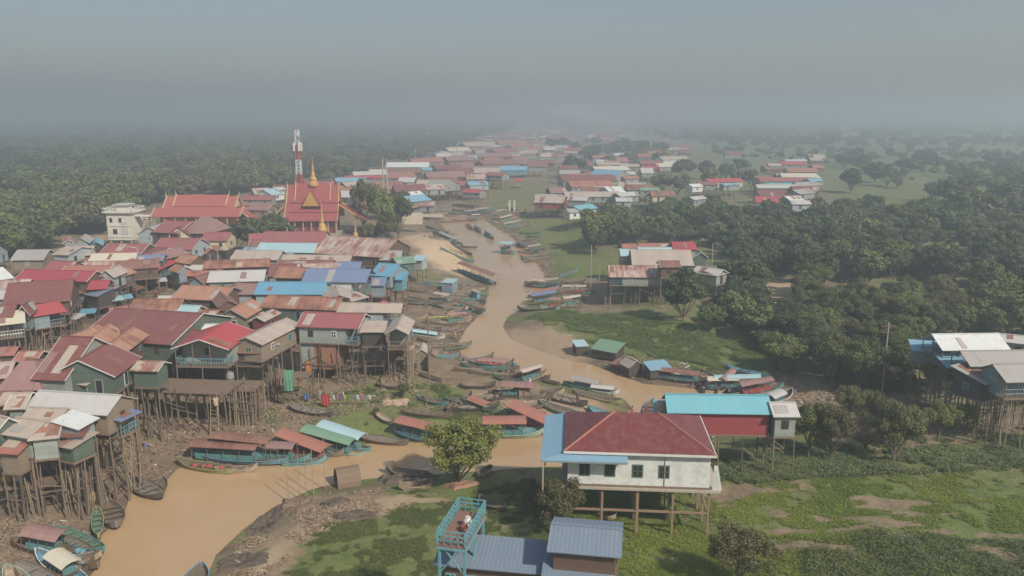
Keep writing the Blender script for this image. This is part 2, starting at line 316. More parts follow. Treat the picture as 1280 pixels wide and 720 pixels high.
def house(Lp, Rp, ph, roof, wall, label, kind='gable', ht=6.2, wh=2.0, D=None, s=.42, name='stilt_house', cat='house', group=None, st='m', ver=None, vl=2.4, rail='turq', trim=None,
          win=None, wcol=None, gable_wall=None, ov=.4, oz=0, skirt=None, low=0, dark=0, door=True, rise=None, hipx=None, winx=None, seed=None, posts='w', psp=2.5, lower=None):
    rs = random.Random(seed if seed is not None else hash((Lp, Rp)) & 0xffff)
    g = 2.5
    for _ in range(5):
        z = g+ht; a = Vector((*unp(*Lp, z), z)); b = Vector((*unp(*Rp, z), z)); m = (a+b)/2
        sc, an = scale_at(m); W = (b-a).length; u = (b-a).normalized(); n = Vector((-u.y, u.x, 0))
        fac = abs(n.y)*math.sin(an); d = D
        if d is None:
            hh = ph/sc
            if kind == 'gable' or kind == 'hip': d = 2*hh/(s*math.cos(an)+max(.12, fac))
            elif kind == 'shed': d = hh/(s*.5*math.cos(an)+max(.12, fac))
            else: d = max(4, min(14, hh/math.sin(an)*.8))
            d = max(3, min(16, d))
        c = m+n*d/2; g = gz(c.x, c.y)+oz
    gf = kind == 'gf'
    LX, LY = (d, W) if gf else (W, d)
    rot = math.atan2(u.y, u.x)+(math.pi/2 if gf else 0)
    root = empty(name, (c.x, c.y, g), rot); tag(root, label, cat, group)
    far = c.y > 330; vfar = c.y > 520
    zf = ht-wh; ze = ht; rs_ = rise if rise is not None else (s*LY/2 if kind != 'shed' else s*.5*LY); zr = ze+rs_
    hx, hy = LX/2, LY/2; t = .07
    M = Matrix.Rotation(rot, 4, 'Z'); M.translation = (c.x, c.y, g)
    def gl(x, y): p = M @ Vector((x, y, 0)); return gz(p.x, p.y)-g     # ground under a local point
    # roof
    r = MB()
    if kind in ('gable', 'gf'):
        r.slab([(-hx,-hy,ze),(hx,-hy,ze),(hx,0,zr),(-hx,0,zr)], t); r.slab([(-hx,.0,zr),(hx,.0,zr),(hx,hy,ze),(-hx,hy,ze)], t)
        if not far: r.box(-hx-.02, hx+.02, -.14, .14, zr-.035, zr+.03)
    elif kind == 'shed': r.slab([(-hx,-hy,ze),(hx,-hy,ze),(hx,hy,zr),(-hx,hy,zr)], t)
    else:
        q = hipx if hipx is not None else min(hx*.7, hy); e = .01
        r.slab([(-hx,-hy,ze),(hx,-hy,ze),(hx-q,0,zr),(-hx+q,0,zr)], t); r.slab([(-hx+q,0,zr),(hx-q,0,zr),(hx,hy,ze),(-hx,hy,ze)], t)
        r.slab([(hx,-hy,ze),(hx,hy,ze),(hx-q,0,zr)], t); r.slab([(-hx,hy,ze),(-hx,-hy,ze),(-hx+q,0,zr)], t)
    ro = r.build('roof', rm(roof) if isinstance(roof, str) else roof, root)
    if (trim or (not far and not vfar and kind in ('gable', 'gf') and rs.random() < .22)) and kind in ('gable', 'gf'):
        for sx in (-1, 1):
            x = sx*(hx+.015); tb = MB(); e_ = .09 if not far else .12
            for sy in (-1, 1):
                tb.add([(x-.012,sy*hy,ze-e_),(x+.03,sy*hy,ze-e_),(x+.03,0,zr-e_),(x-.012,0,zr-e_),(x-.012,sy*hy,ze+.02),(x+.03,sy*hy,ze+.02),(x+.03,0,zr+.03),(x-.012,0,zr+.03)],
                       [(0,1,2,3),(7,6,5,4),(0,4,5,1),(1,5,6,2),(2,6,7,3),(3,7,4,0)])
            tb.build('gable_trim', TRIM if trim in (None, 'white') else wm(trim), ro)
    if not far and isinstance(roof, str) and name in ('stilt_house', 'shack') and kind in ('gable', 'gf', 'shed'):
        for q in range(rs.choice((0, 1, 1, 2, 3))):      # odd replacement sheets nailed over the roof
            w0 = rs.uniform(.5, 1.4); xa = rs.uniform(-hx+.1, max(-hx+.15, hx-w0-.1)); xb = min(hx-.05, xa+w0); ta, tb_ = sorted((rs.uniform(0, .5), rs.uniform(.55, 1)))
            if kind == 'shed': ya, yb = -hy+ta*2*hy, -hy+tb_*2*hy; za, zb = ze+rs_*ta, ze+rs_*tb_
            else:
                sd = -1 if (not gf or rs.random() < .5) else 1
                ya, yb = sd*hy*(1-ta), sd*hy*(1-tb_); za, zb = ze+rs_*ta, ze+rs_*tb_
            p4 = [(xa,ya,za+.045),(xb,ya+rs.uniform(-.05,.05),za+.05),(xb+rs.uniform(-.06,.06),yb,zb+.05),(xa,yb,zb+.045)]
            MB().slab(p4 if ya < yb else p4[::-1], .03).build('roof_patch', rm(rs.choice(['rust','rust','tan','mauve','brn','grey','brn'])), ro)
    # walls
    x0, x1, y0, y1 = -hx+ov*.8, hx-ov*.8, -hy+ov, hy-ov
    f = ver or ''
    fx0, fx1, fy0, fy1 = x0, x1, y0, y1
    vm = {'R': 'x+', 'L': 'x-', 'F': 'y-', 'B': 'y+'} if not gf else {'F': 'x-', 'R': 'y-', 'L': 'y+', 'B': 'x+'}
    for k in f:
        q = vm[k]
        if q == 'x+': x1 -= vl
        if q == 'x-': x0 += vl
        if q == 'y-': y0 += vl
        if q == 'y+': y1 -= vl
    if x1-x0 < .8: x0, x1 = fx0, fx1
    if y1-y0 < .8: y0, y1 = fy0, fy1
    def rz(y):
        if kind == 'shed': return ze+rs_*(y+hy)/(2*hy)-t-.01
        return zr-rs_*abs(y)/hy-t-.01
    wb = MB()
    if kind == 'hip': wb.box(x0, x1, y0, y1, zf, ze-t-.01+rs_*ov/hy*.5)
    elif kind == 'shed':
        wb.add([(x0,y0,zf),(x1,y0,zf),(x1,y1,zf),(x0,y1,zf),(x0,y0,rz(y0)),(x1,y0,rz(y0)),(x1,y1,rz(y1)),(x0,y1,rz(y1))],[(3,2,1,0),(4,5,6,7),(0,1,5,4),(1,2,6,5),(2,3,7,6),(3,0,4,7)])
    else:
        ym = min(max(0, y0), y1)
        wb.add([(x0,y0,zf),(x1,y0,zf),(x1,y1,zf),(x0,y1,zf),(x0,y0,rz(y0)),(x1,y0,rz(y0)),(x1,ym,rz(ym)),(x1,y1,rz(y1)),(x0,y1,rz(y1)),(x0,ym,rz(ym))],
               [(3,2,1,0),(0,1,5,4),(1,2,7,6,5),(2,3,8,7),(3,0,4,9,8),(4,5,6,9),(9,6,7,8)])
    wo_ = wb.build('wall', wm(wall), root)
    # windows and doors on the faces turned to the camera
    if not vfar:
        faces = []
        cam_l = M.inverted() @ Vector((0, 0, H))
        for ax, sg, lo, hi, pos in (('y', -1, x0, x1, y0), ('y', 1, x0, x1, y1), ('x', 1, y0, y1, x1), ('x', -1, y0, y1, x0)):
            if (cam_l.y if ax == 'y' else cam_l.x)*sg > abs(pos): faces.append((ax, sg, lo, hi, pos))
        for ax, sg, lo, hi, pos in faces:
            ln = hi-lo; k = win if (win is not None and ax == ('x' if gf else 'y')) else (int(ln/3.2) if not far else min(2, int(ln/4)))
            if winx and ax == 'y' and sg < 0: k = len(winx)
            for i in range(k):
                uu = lo+ln*(i+.5)/k+(0 if win else rs.uniform(-.3, .3))
                if winx and ax == 'y' and sg < 0: uu = lo+ln*winx[i]
                isd = door and win is None and rs.random() < .28
                wd, z0, z1 = (.4, zf+.03, zf+wh*.82) if isd else (.36 if posts != 'c' else .45, zf+wh*(.36 if posts != 'c' else .24), zf+wh*(.76 if posts != 'c' else .62))
                if z1 > ze-.1: continue
                def bx(d0, d1, a0, a1, zz0, zz1):
                    q0, q1 = sorted((pos+sg*d0, pos+sg*d1))
                    return MB().box(a0, a1, q0, q1, zz0, zz1) if ax == 'y' else MB().box(q0, q1, a0, a1, zz0, zz1)
                frm = bx(-.05, .05, uu-wd, uu+wd, z0, z1)
                if not far and not isd:
                    q0, q1 = sorted((pos+sg*.06, pos+sg*.10)); zc = (z0+z1)/2
                    if ax == 'y': frm.box(uu-.03, uu+.03, q0, q1, z0+.08, z1-.08); frm.box(uu-wd+.08, uu+wd-.08, q0, q1, zc-.03, zc+.03)
                    else: frm.box(q0, q1, uu-.03, uu+.03, z0+.08, z1-.08); frm.box(q0, q1, uu-wd+.08, uu+wd-.08, zc-.03, zc+.03)
                fr = frm.build('door' if isd else 'window', wm(wcol or rs.choice(['turq','grey','brown','white','dark','brown'])), root)
                bx(.03, .07, uu-wd+.1, uu+wd-.1, z0+.1, z1-.1).build('opening' if isd else 'pane', PANE, fr)
    # floor
    if ht > wh+.4 or ver:
        MB().box(fx0-.1, fx1+.1, fy0-.1, fy1+.1, zf-.16, zf-.003).build('floor_deck', PLANK, root)
    if ver:
        rb = MB(); vp = []
        nx = max(1, round((fx1-fx0)/2.4)); ny = max(1, round((fy1-fy0)/2.4))
        for i in range(nx+1):
            for j in range(ny+1):
                x = fx0+(fx1-fx0)*i/nx; y = fy0+(fy1-fy0)*j/ny
                if (i in (0, nx) or j in (0, ny)) and not (x0-.05 < x < x1+.05 and y0-.05 < y < y1+.05): vp.append((x, y))
        if not vfar:
            for x, y in vp: child('veranda_post', UPOST['w'], root, (x, y, zf), (0,0,0), (.07, .07, max(.5, rz(y) - zf if kind != 'hip' else wh)))
        segs = []
        if fx1 > x1+.1: segs += [((fx1,fy0),(fx1,fy1)),((x1,fy0),(fx1,fy0)),((x1,fy1),(fx1,fy1))]
        if fx0 < x0-.1: segs += [((fx0,fy0),(fx0,fy1)),((x0,fy0),(fx0,fy0)),((x0,fy1),(fx0,fy1))]
        if fy0 < y0-.1: segs += [((fx0,fy0),(fx1,fy0)),((fx0,fy0),(fx0,y0)),((fx1,fy0),(fx1,y0))]
        if fy1 > y1+.1: segs += [((fx0,fy1),(fx1,fy1))]
        for (ax_, ay_), (bx_, by_) in segs:
            for zz in (.95, .5): rb.bar((ax_,ay_,zf+zz), (bx_,by_,zf+zz), .045, 4)
            ln = math.hypot(bx_-ax_, by_-ay_); kk = max(2, int(ln/.32)) if not far else max(1, int(ln/1.2))
            for i in range(kk+1):
                x = ax_+(bx_-ax_)*i/kk; y = ay_+(by_-ay_)*i/kk; rb.bar((x,y,zf), (x,y,zf+.97), .03, 4)
        if rail: rb.build('railing', wm(rail), root)
    # stilts
    if ht > wh+.6:
        nx = max(1, round((fx1-fx0)/psp)); ny = max(1, round((fy1-fy0)/psp)); pr = .078 if posts != 'c' else .10
        if vfar: nx = max(1, nx//2); ny = 1
        sm_ = MB(); jit = .0 if posts == 'c' else .18
        for i in range(nx+1):
            for j in range(ny+1):
                x = fx0+(fx1-fx0)*i/nx; y = fy0+(fy1-fy0)*j/ny
                xb, yb = x+rs.uniform(-jit, jit), y+rs.uniform(-jit, jit); zb = gl(xb, yb)-.4
                if st == 'i':
                    h = zf-.17-zb; v = Vector((x-xb, y-yb, h)); q = v.to_track_quat('Z', 'Y').to_euler()
                    k = posts if posts != 'w' else rs.choice('wwwd')
                    child('post', USQ['b'] if posts == 'c' else UPOST[k], root, (xb, yb, zb), q, (pr*rs.uniform(.8, 1.2),)*2+(v.length,))
                else: sm_.bar((xb,yb,zb), (x,y,zf-.165), pr*(1 if not far else 1.3), 4)
        if st != 'i': sm_.build('stilts', WOOD if rs.random() < .6 else WOODD, root)
        if not far and posts != 'c':
            bm_ = MB()
            for i in range(nx+ny):
                x = fx0+(fx1-fx0)*rs.randint(0, nx)/nx; y = rs.choice((fy0, fy1)); zz = max(gl(x, y)+.5, rs.uniform(.5, zf*.6)); x2 = min(fx1, max(fx0, x+rs.choice((-1, 1))*psp))
                if abs(x2-x) > .5: bm_.bar((x,y,zz), (x2,y,min(zf-.3, zz+rs.uniform(0, 2.2))), .06, 4)
            for y in (fy0, fy1):
                if rs.random() < .7: bm_.bar((fx0,y,zf*.45), (fx1,y,zf*.45), .06, 4)
            if bm_.f: bm_.build('bracing', WOOD if posts != 'c' else CONC, root)
            if st == 'i' and rs.random() < .8:      # loose poles stored under and beside the house
                lb = MB()
                for i in range(int(6+(fx1-fx0)*.8)):
                    x = rs.uniform(fx0, fx1); y = fy0+rs.uniform(-.3, .5); zt = rs.uniform(.5, 1)*zf; lb.bar((x,y,gl(x,y)-.3), (x+rs.uniform(-.6,.6), y+rs.uniform(-.3,.3), zt), rs.uniform(.035, .07), 4)
                lb.build('leaning_poles', WOODL if rs.random() < .5 else WOOD, root)
        if lower:     # (x fraction 0..1 from, to, wall colour): rooms closed in under the floor
            for a0, a1, wc in lower:
                MB().box(fx0+(fx1-fx0)*a0, fx0+(fx1-fx0)*a1, fy0+.3, fy1-.3, min(0, gl(0, fy0))+zf*.35, zf-.17).build('lower_room', wm(wc), root)
    HOUSES.append((c.x, c.y, max(W, d)/2, root)); root['zf'] = zf; root['dims'] = (fx0, fx1, fy0, fy1)
    return root
# ------------------------------------------------------------------ the left bank village: front eave from, to (photo pixels), pixel height of the slope, roof, wall, label
G1 = 'stilt houses of the left bank village'
def hs_(data, group=G1, k=1.0, **kw):
    for e in data:
        o = dict(kw); o.update(e[6] if len(e) > 6 else {})
        if 'ht' in o: o['ht'] = o['ht']*k
        if 'wh' in o: o['wh'] = min(o['wh'], 2.6)*.85
        house(e[0], e[1], e[2], e[3], e[4], e[5], group=group, **o)
V = dict(st='m')
hs_(k=.80, data=[
 # ---- behind the street, left
 ((-14,352),(18,347),14,'white','grey','pale grey metal roofed house at the left edge beside the forest',dict(ht=6)),
 ((16,350),(108,352),13,'crim','brown','long bright crimson roofed house left of the street',dict(ht=7.5)),
 ((-12,363),(34,361),12,'rustw','brown','rusty orange striped roof at the left edge behind the big maroon roof',dict(ht=7.4)),
 ((-16,374),(10,374),11,'lgrey','grey','small pale grey roof at the left edge beside the big maroon roof',dict(ht=7.4)),
 ((2,382),(88,376),24,'mar','brown','wide maroon roofed house below the long crimson roof',dict(ht=7.5, D=11)),
 ((-16,398),(16,396),16,'mar','brown','maroon roofed house at left edge with a smaller gable in front',dict(ht=7.5)),
 ((19,396),(38,395),9,'mar','grey','small maroon gable with white trim facing the camera left of the red awning',dict(kind='gf', ht=7.2, trim='white', D=4, s=1.6, ver='F', vl=1.2, st='i')),
 ((40,396),(84,389),12,'red','blueg','bright red awning roof over a blue railed veranda left of the street',dict(kind='shed', ht=6.6, s=.7, ver='FR', vl=2, st='i', rail='blueg')),
 ((-14,408),(32,403),16,'cream','grey','cream tan roofed house at the left edge above a white railing',dict(kind='shed', ht=6.5, s=.7, ver='F', vl=1.6, st='i', rail='white')),
 ((70,346),(130,346),14,'salm','brown','salmon roofed house just beyond the long crimson roof',dict(ht=7.6)),
 ((122,347),(143,347),9,'tan','pale','small pale gable peak beside the salmon roof',dict(kind='gf', ht=7.6, D=5, s=.9, trim='white')),
 ((133,363),(173,342),9,'red','blueg','bright red street front roof left of the white lamp post',dict(kind='shed', D=5, s=.6, ht=5.6, ver='F', vl=1.6)),
 ((108,362),(134,361),11,'crim','brown','small crimson roof joining the long crimson roof to the street',dict(ht=6.4)),
 ((104,368),(121,371),6,'bluegrey','dark','small blue grey square roof hanging over the street',dict(kind='shed', D=3.2, s=.6, ht=5.4)),
 ((140,350),(172,340),8,'orng','brown','weathered orange roof along the street behind the lamp post',dict(ht=6.8)),
 ((72,371),(104,366),6,'brn','dark','low brown lean-to roof between maroon roof and the street',dict(kind='shed', s=.6, ht=5.2)),
 # ---- small cluster at the forest edge
 ((64,318),(85,319),10,'tan','pale','pale walled house with tan roof at the forest edge',dict(ht=8, wh=3, s=.25)),
 ((78,304),(93,303),6,'salm','grey','tiny orange roof peeping over the pale walled house',dict(kind='gf', D=6, s=.6, ht=8)),
 ((90,305),(112,304),9,'grey','grey','grey gabled house at the forest edge left of the blue roof',dict(kind='gf', D=7, s=.7, ht=8)),
 ((112,308),(129,307),9,'sky','dark','small sky blue roofed house left of the white tower',dict(kind='gf', D=7, s=.7, ht=7)),
 ((84,320),(114,319),12,'tan','brown','tan square roof below the grey gabled house',dict(ht=7)),
 ((79,327),(113,326),6,'brn','white','low brown roof with white wall below the tan square roof',dict(kind='shed', ht=6)),
 ((124,316),(176,317),12,'pink','brown','dark pink roof in front of the white tower',dict(ht=7.5)),
 ((110,326),(168,325),9,'cream','grey','long cream white roof below the white tower',dict(ht=7)),
 ((168,327),(204,326),8,'slate','brown','slate blue roof behind the bright red street awning',dict(ht=7)),
 ((100,337),(146,336),10,'rustw','brown','rusty tan striped roof between cream roof and salmon roof',dict(ht=7)),
 ((145,338),(200,334),11,'brn','brown','brown roof just behind the white street lamp',dict(ht=7)),
 # ---- below the great hall
 ((170,293),(203,293),7,'grey','pale','small hall with white pediment and pale blue wall beside the tower',dict(kind='gf', D=8, s=.55, ht=7, wh=3.4, name='house')),
 ((188,290),(222,292),15,'pink','brown','red tiled roof between white pediment and yellow pediment',dict(ht=8)),
 ((208,294),(237,294),9,'mar','cream','maroon roofed house with pale yellow pediment',dict(kind='gf', D=8, s=.7, ht=7.5, wh=3)),
 ((226,292),(259,293),16,'mauve','brown','mauve peaked hip roof just below the great hall',dict(kind='hip', ht=8, rise=3.4)),
 ((250,301),(284,301),11,'pink','cream','dark pink roof with cream wall left of the round temple trees',dict(ht=7, wh=3, win=2)),
 ((190,311),(240,312),14,'pink','pale','wide pink maroon roof above a pale wall below yellow pediment',dict(ht=7.5)),
 ((160,316),(203,318),8,'mar','brown','maroon roof joining the pink roof to the slate roof',dict(ht=7)),
 ((203,325),(240,316),9,'mauve','blueg','mauve roofed shop at the upper left of the street',dict(ht=6.5, ver='F')),
 ((195,339),(222,327),9,'red','blueg','long bright red awning over the left side of the street',dict(kind='shed', D=6, s=.6, ht=5.2, ver='F')),
 ((238,316),(263,311),5,'pink','blueg','small pink red roof at the far end of the street',dict(kind='shed', D=5, s=.5, ht=5.5)),
 # ---- right side of the street
 ((237,330),(262,325),7,'orng','brown','orange rust roof at the far right of the street',dict(kind='gf', D=5, s=.5, ht=5.5)),
 ((222,341),(243,338),8,'orng','blueg','orange peaked stall roof on the right of the street',dict(kind='gf', D=4, s=.6, ht=5)),
 ((256,318),(274,315),5,'salm','dark','small salmon roof beside the concrete pole near the temple trees',dict(kind='gf', D=4, s=.5, ht=5.5)),
 ((287,324),(346,325),12,'tan','grey','tan roof left of the pale blue roof below the temple',dict(ht=7.5)),
 ((253,336),(337,333),10,'rust','brown','rust brown roof in front of the tan roof',dict(ht=7.5)),
 ((258,353),(330,351),14,'lgrey','grey','large pale grey roof in the middle of the village',dict(ht=7.8)),
 ((230,345),(262,345),7,'salm','brown','faded salmon roof left of the large pale grey roof',dict(ht=7)),
 ((233,356),(256,357),10,'brn','blueg','brown peaked house with blue grey gable above the orange tiled roof',dict(kind='gf', D=8, s=.8, ht=7)),
 ((213,373),(279,376),17,'orng','brown','orange tiled roof on the right of the street',dict(ht=7.5, trim='grey')),
 ((280,364),(292,364),9,'brn','brown','narrow brown gabled roof between tiled roof and pink tan roof',dict(kind='gf', D=5, s=.8, ht=7.5)),
 ((290,368),(316,368),14,'mauve','pale','pinkish tan roof with pale blue wall left of the bright blue roof',dict(ht=7.5, wh=2.8)),
 ((316,368),(404,368),16,'blue','pale','long bright blue roof in the village centre',dict(ht=8, trim='slate' if False else None)),
 ((395,369),(410,369),8,'blue','pale','short bright blue roof extending the long blue roof to the right',dict(ht=7.4)),
 ((157,393),(222,392),19,'rust','brown','brick red striped roof on the right of the street',dict(ht=7)),
 ((214,399),(239,400),18,'pale','grey','pale blue square roof between striped roof and rusty square roof',dict(ht=8, s=.5)),
 ((200,404),(231,404),9,'sky','grey','small sky blue roof just below the pale blue square roof',dict(kind='shed', ht=7.4, s=.7)),
 ((233,401),(266,402),15,'rust','brown','rusty square roof right of the pale blue square roof',dict(ht=7.5)),
 ((272,385),(300,382),10,'brn','brown','brown gable roof with pink patch below the pink tan roof',dict(kind='gf', D=7, s=.6, ht=7.2)),
 ((270,397),(308,398),13,'orng','tan','orange tan gabled roof with blue grey gable above torn awnings',dict(kind='gf', D=7, s=.55, ht=7.2, trim='grey')),
 ((311,401),(331,402),8,'tan','mar','tan gable roof over a maroon walled room',dict(kind='gf', D=6, s=.5, ht=6.6)),
 ((326,402),(342,399),7,'tan','tan','small tan porch roof beside the green long wall',dict(kind='shed', ht=6)),
 ((194,420),(232,421),16,'tan','grey','tan grey roof left of the large white roof by the red veranda house',dict(ht=8, s=.5)),
 ((231,423),(283,423),18,'white','grey','bright pale white roof behind the red roofed veranda house',dict(ht=8, s=.5)),
 ((96,423),(214,431),34,'mar','green','huge maroon roofed green house in the middle of the left village',dict(ht=8.5, wh=3, D=14, s=.32)),
 ((186,426),(232,432),14,'mar','green','maroon lean-to roof between the huge maroon roof and the red veranda house',dict(ht=8.2, s=.4, D=6)),
 ((213,436),(286,437),0,'red','sage','bright red roofed house with turquoise balcony on tall stilts',dict(kind='gf', D=8.5, s=.34, ht=9.5, wh=2.7, ver='F', vl=2.0, trim='white', st='i')),
 ((287,428),(328,431),0,'tan','tan','grey tan gabled house right of the red roofed balcony house',dict(kind='gf', D=10, s=.35, ht=9.2, wh=2.6, st='i')),
 ((290,441),(326,442),9,'brn','dark','low maroon porch roof under the grey tan gable',dict(kind='shed', ht=8, wh=2, s=.7, st='i', ver='F', rail=None)),
 ((331,433),(350,430),6,'tan','dark','small pale lean-to roof beside the grey tan gable',dict(kind='shed', ht=8, wh=2, st='i')),
 ((324,384),(420,388),16,'rust','green','long rust striped roof over a green wall',dict(ht=8.2, wh=3)),
 ((369,408),(448,411),19,'pink','sage','pink red roofed house with grey green plank wall on stilts',dict(ht=9.4, wh=3.0, st='i', ver='R', vl=1.6, lower=[(.0,.22,'sage'),(.22,.62,'brick')], win=2)),
 ((449,415),(481,415),11,'tan','dark','tan veranda roof joined to the pink red roofed house',dict(kind='shed', ht=8.6, s=.5, ver='FR', st='i')),
 ((480,418),(511,418),0,'tan','grey','tan gabled kitchen house at the river end of the pink roofed house',dict(kind='gf', D=7, s=.5, ht=8.8, ver='F', st='i', rail='tan')),
 ((420,390),(501,391),12,'tan','pale','long tan roof behind the pink red roofed house',dict(ht=8.6, ver='R')),
 ((408,376),(441,374),0,'tan','grey','light tan gable roof beside the blue roofs',dict(kind='gf', D=8, s=.4, ht=8)),
 ((440,377),(462,371),7,'tan','dark','small slanted tan roof left of the red umbrella',dict(kind='shed', ht=7)),
 ((376,352),(458,353),17,'slate','white','long slate blue roof with pale wall by the river market',dict(ht=8.6, wh=3, ver='R', win=0)),
 ((461,357),(481,357),9,'slate','blueg','short slate blue awning right of the long slate roof',dict(kind='shed', ht=7.4, s=.6, ver='F')),
 ((461,344),(488,346),16,'blue','blueg','bright blue square roof at the river market',dict(ht=8.4)),
 ((484,349),(504,350),8,'blue','turq','small bright blue roof nearest the river market steps',dict(kind='shed', ht=7.6, s=.6, ver='FR')),
 ((494,344),(508,341),5,'red','blueg','small bright red roof behind the blue market roof',dict(kind='shed', ht=8)),
 ((416,337),(450,337),10,'slate','brown','slate blue roof behind the bright blue market roof',dict(ht=8)),
 ((341,347),(378,348),14,'rust','brown','rusty red sheet roof left of the long slate roof',dict(ht=8)),
 ((378,336),(432,334),6,'rustw','brown','rust and cream striped roof behind the long slate roof',dict(ht=8)),
 ((346,332),(416,332),7,'brn','brown','thin brown roof strip below the cream tan roof',dict(ht=7.6)),
 ((350,327),(437,328),9,'tan','brown','long cream tan roof below the rusty market hall',dict(ht=7.8)),
 ((388,316),(478,322),17,'rustw','brown','wide rust streaked roof in front of the golden stupas',dict(ht=7.5, D=13)),
 ((323,304),(404,304),15,'pink','white','long pink red roof below the main temple',dict(ht=8)),
 ((318,315),(391,316),12,'pale','brown','long pale blue roof below the pink red roof',dict(ht=7.4)),
 ((300,317),(367,318),8,'sky','brown','sky blue roof in front of the pale blue roof',dict(ht=7)),
 ((455,324),(474,324),7,'rustw','brown','rusty tan roof piece left of the grey tan river roof',dict(ht=7)),
 ((474,325),(501,325),12,'grey','green','grey tan roof with green wall above the sandy slope',dict(ht=7.5)),
 ((496,330),(521,328),8,'green','green','green walled house with grey green roof above the sandy slope',dict(ht=7.6, wh=3, s=.3)),
 ((491,314),(509,312),5,'brn','brown','small brown roof at the top of the sandy slope',dict(ht=5)),
 ((513,325),(528,326),6,'pale','pale','small pale blue roof jutting towards the sandy slope',dict(kind='shed', ht=6.5)),
])
# ---- near left cluster
hs_([
 ((64,432),(92,433),0,'orng','brown','small orange gabled roof left of the twin orange gables',dict(kind='gf', D=7, s=.55, ht=7.5)),
 ((85,438),(124,437),0,'orng','brown','orange gabled roof, left one of the twin gables',dict(kind='gf', D=8, s=.6, ht=7.6, trim='tan')),
 ((117,443),(156,442),0,'orng','brown','orange gabled roof, right one of the twin gables',dict(kind='gf', D=8, s=.6, ht=7.8, trim='tan')),
 ((-6,445),(18,444),10,'salm','brown','salmon roof at the left edge above the brown hip roof',dict(ht=6)),
 ((14,452),(44,452),13,'salm','brown','salmon orange square roof at the near end of the street',dict(ht=6.5)),
 ((-14,474),(12,472),20,'tan','brown','pinkish tan roof at the left edge beside the maroon roof',dict(ht=7.6)),
 ((12,466),(46,470),18,'brn','brown','dull maroon roof left of the large maroon gable roof',dict(ht=7.6)),
 ((38,474),(81,476),42,'mar','grey','large maroon gable roof in the near left cluster',dict(ht=8.2, D=10.5, s=.6, trim='white')),
 ((86,456),(121,457),16,'mar','white','maroon roof with white carved gable end',dict(ht=8.5, trim='white')),
 ((144,471),(178,447),14,'mar','green','maroon roofed green house with its corner over the platform',dict(ht=8.4, D=7.2, s=.5, trim='white', st='i')),
 ((160,463),(197,464),12,'rustw','green','small rust and white striped roof over green wall behind the platform',dict(ht=8, st='i', trim='white')),
 ((78,477),(107,482),12,'tan','grey','tan sloping roof beside the large maroon gable roof',dict(kind='shed', ht=7.6, D=5, s=.5, ver='R')),
 ((92,467),(122,467),9,'mauve','grey','mauve tan roof tucked under the white carved gable',dict(kind='shed', ht=7.8)),
 ((-8,490),(52,487),26,'mauve','brown','dull mauve hip roof at the left edge',dict(kind='hip', ht=7.2, rise=2.2)),
 ((-14,508),(14,507),18,'brn','brown','brick maroon roof at left edge behind the long tan white roof',dict(ht=7.2)),
 ((36,492),(76,492),10,'salm','brown','pink tan roof between the mauve hip roof and long tan white roof',dict(ht=6.6)),
 ((28,512),(134,519),24,'lgrey','tan','long tan white roof in the near left cluster',dict(ht=8.6, s=.5, st='i')),
 ((4,512),(30,511),20,'tan','grey','pinkish tan left end roof of the long tan white house',dict(ht=8.5, s=.5)),
 ((-4,540),(28,529),0,'tan','green','tan roofed house with green gable at the left edge',dict(kind='gf', D=6, s=.8, ht=8, trim='white')),
 ((24,524),(73,526),11,'tan','grey','narrow tan roof below the long tan white roof',dict(ht=8)),
 ((-4,542),(35,548),20,'tan','sage','large tan roof over grey walls at the lower left',dict(ht=7.6, s=.4, st='i')),
 ((34,551),(74,547),20,'tan','sage','brownish tan roof right of the large tan roof at lower left',dict(ht=7.6, s=.4, st='i')),
 ((98,537),(125,522),0,'white','blueg','small bright white tilted roof on the blue grey hut',dict(kind='shed', D=2.7, s=.45, ht=8.4, wh=2.2, st='i')),
 ((151,527),(178,514),0,'slate','dark','slate blue roofed veranda with turquoise balcony at the cluster edge',dict(kind='shed', D=3.0, s=.2, ht=8.2, ver='FL', vl=.95, st='i', wh=2.0)),
 ((100,523),(135,524),6,'brn','dark','dark open veranda room between white tilted roof and slate roof',dict(kind='shed', D=4, s=.2, ht=8.4, ver='F', rail='tan', st='i')),
 ((75,546),(104,545),9,'mar','grey','small maroon roof patch beside the blue grey hut',dict(kind='shed', ht=7.8, st='i')),
 ((58,555),(89,561),0,'tan','green','tan flat roof over a dark green hut at lower left',dict(kind='shed', D=3, s=.3, ht=7.0, wh=1.8, st='i')),
 ((-8,566),(22,568),11,'salm','tan','salmon porch roof at the lower left edge',dict(kind='shed', ht=6.6, s=.6, ver='F', st='i', rail='tan')),
], group='stilt houses of the near left cluster')
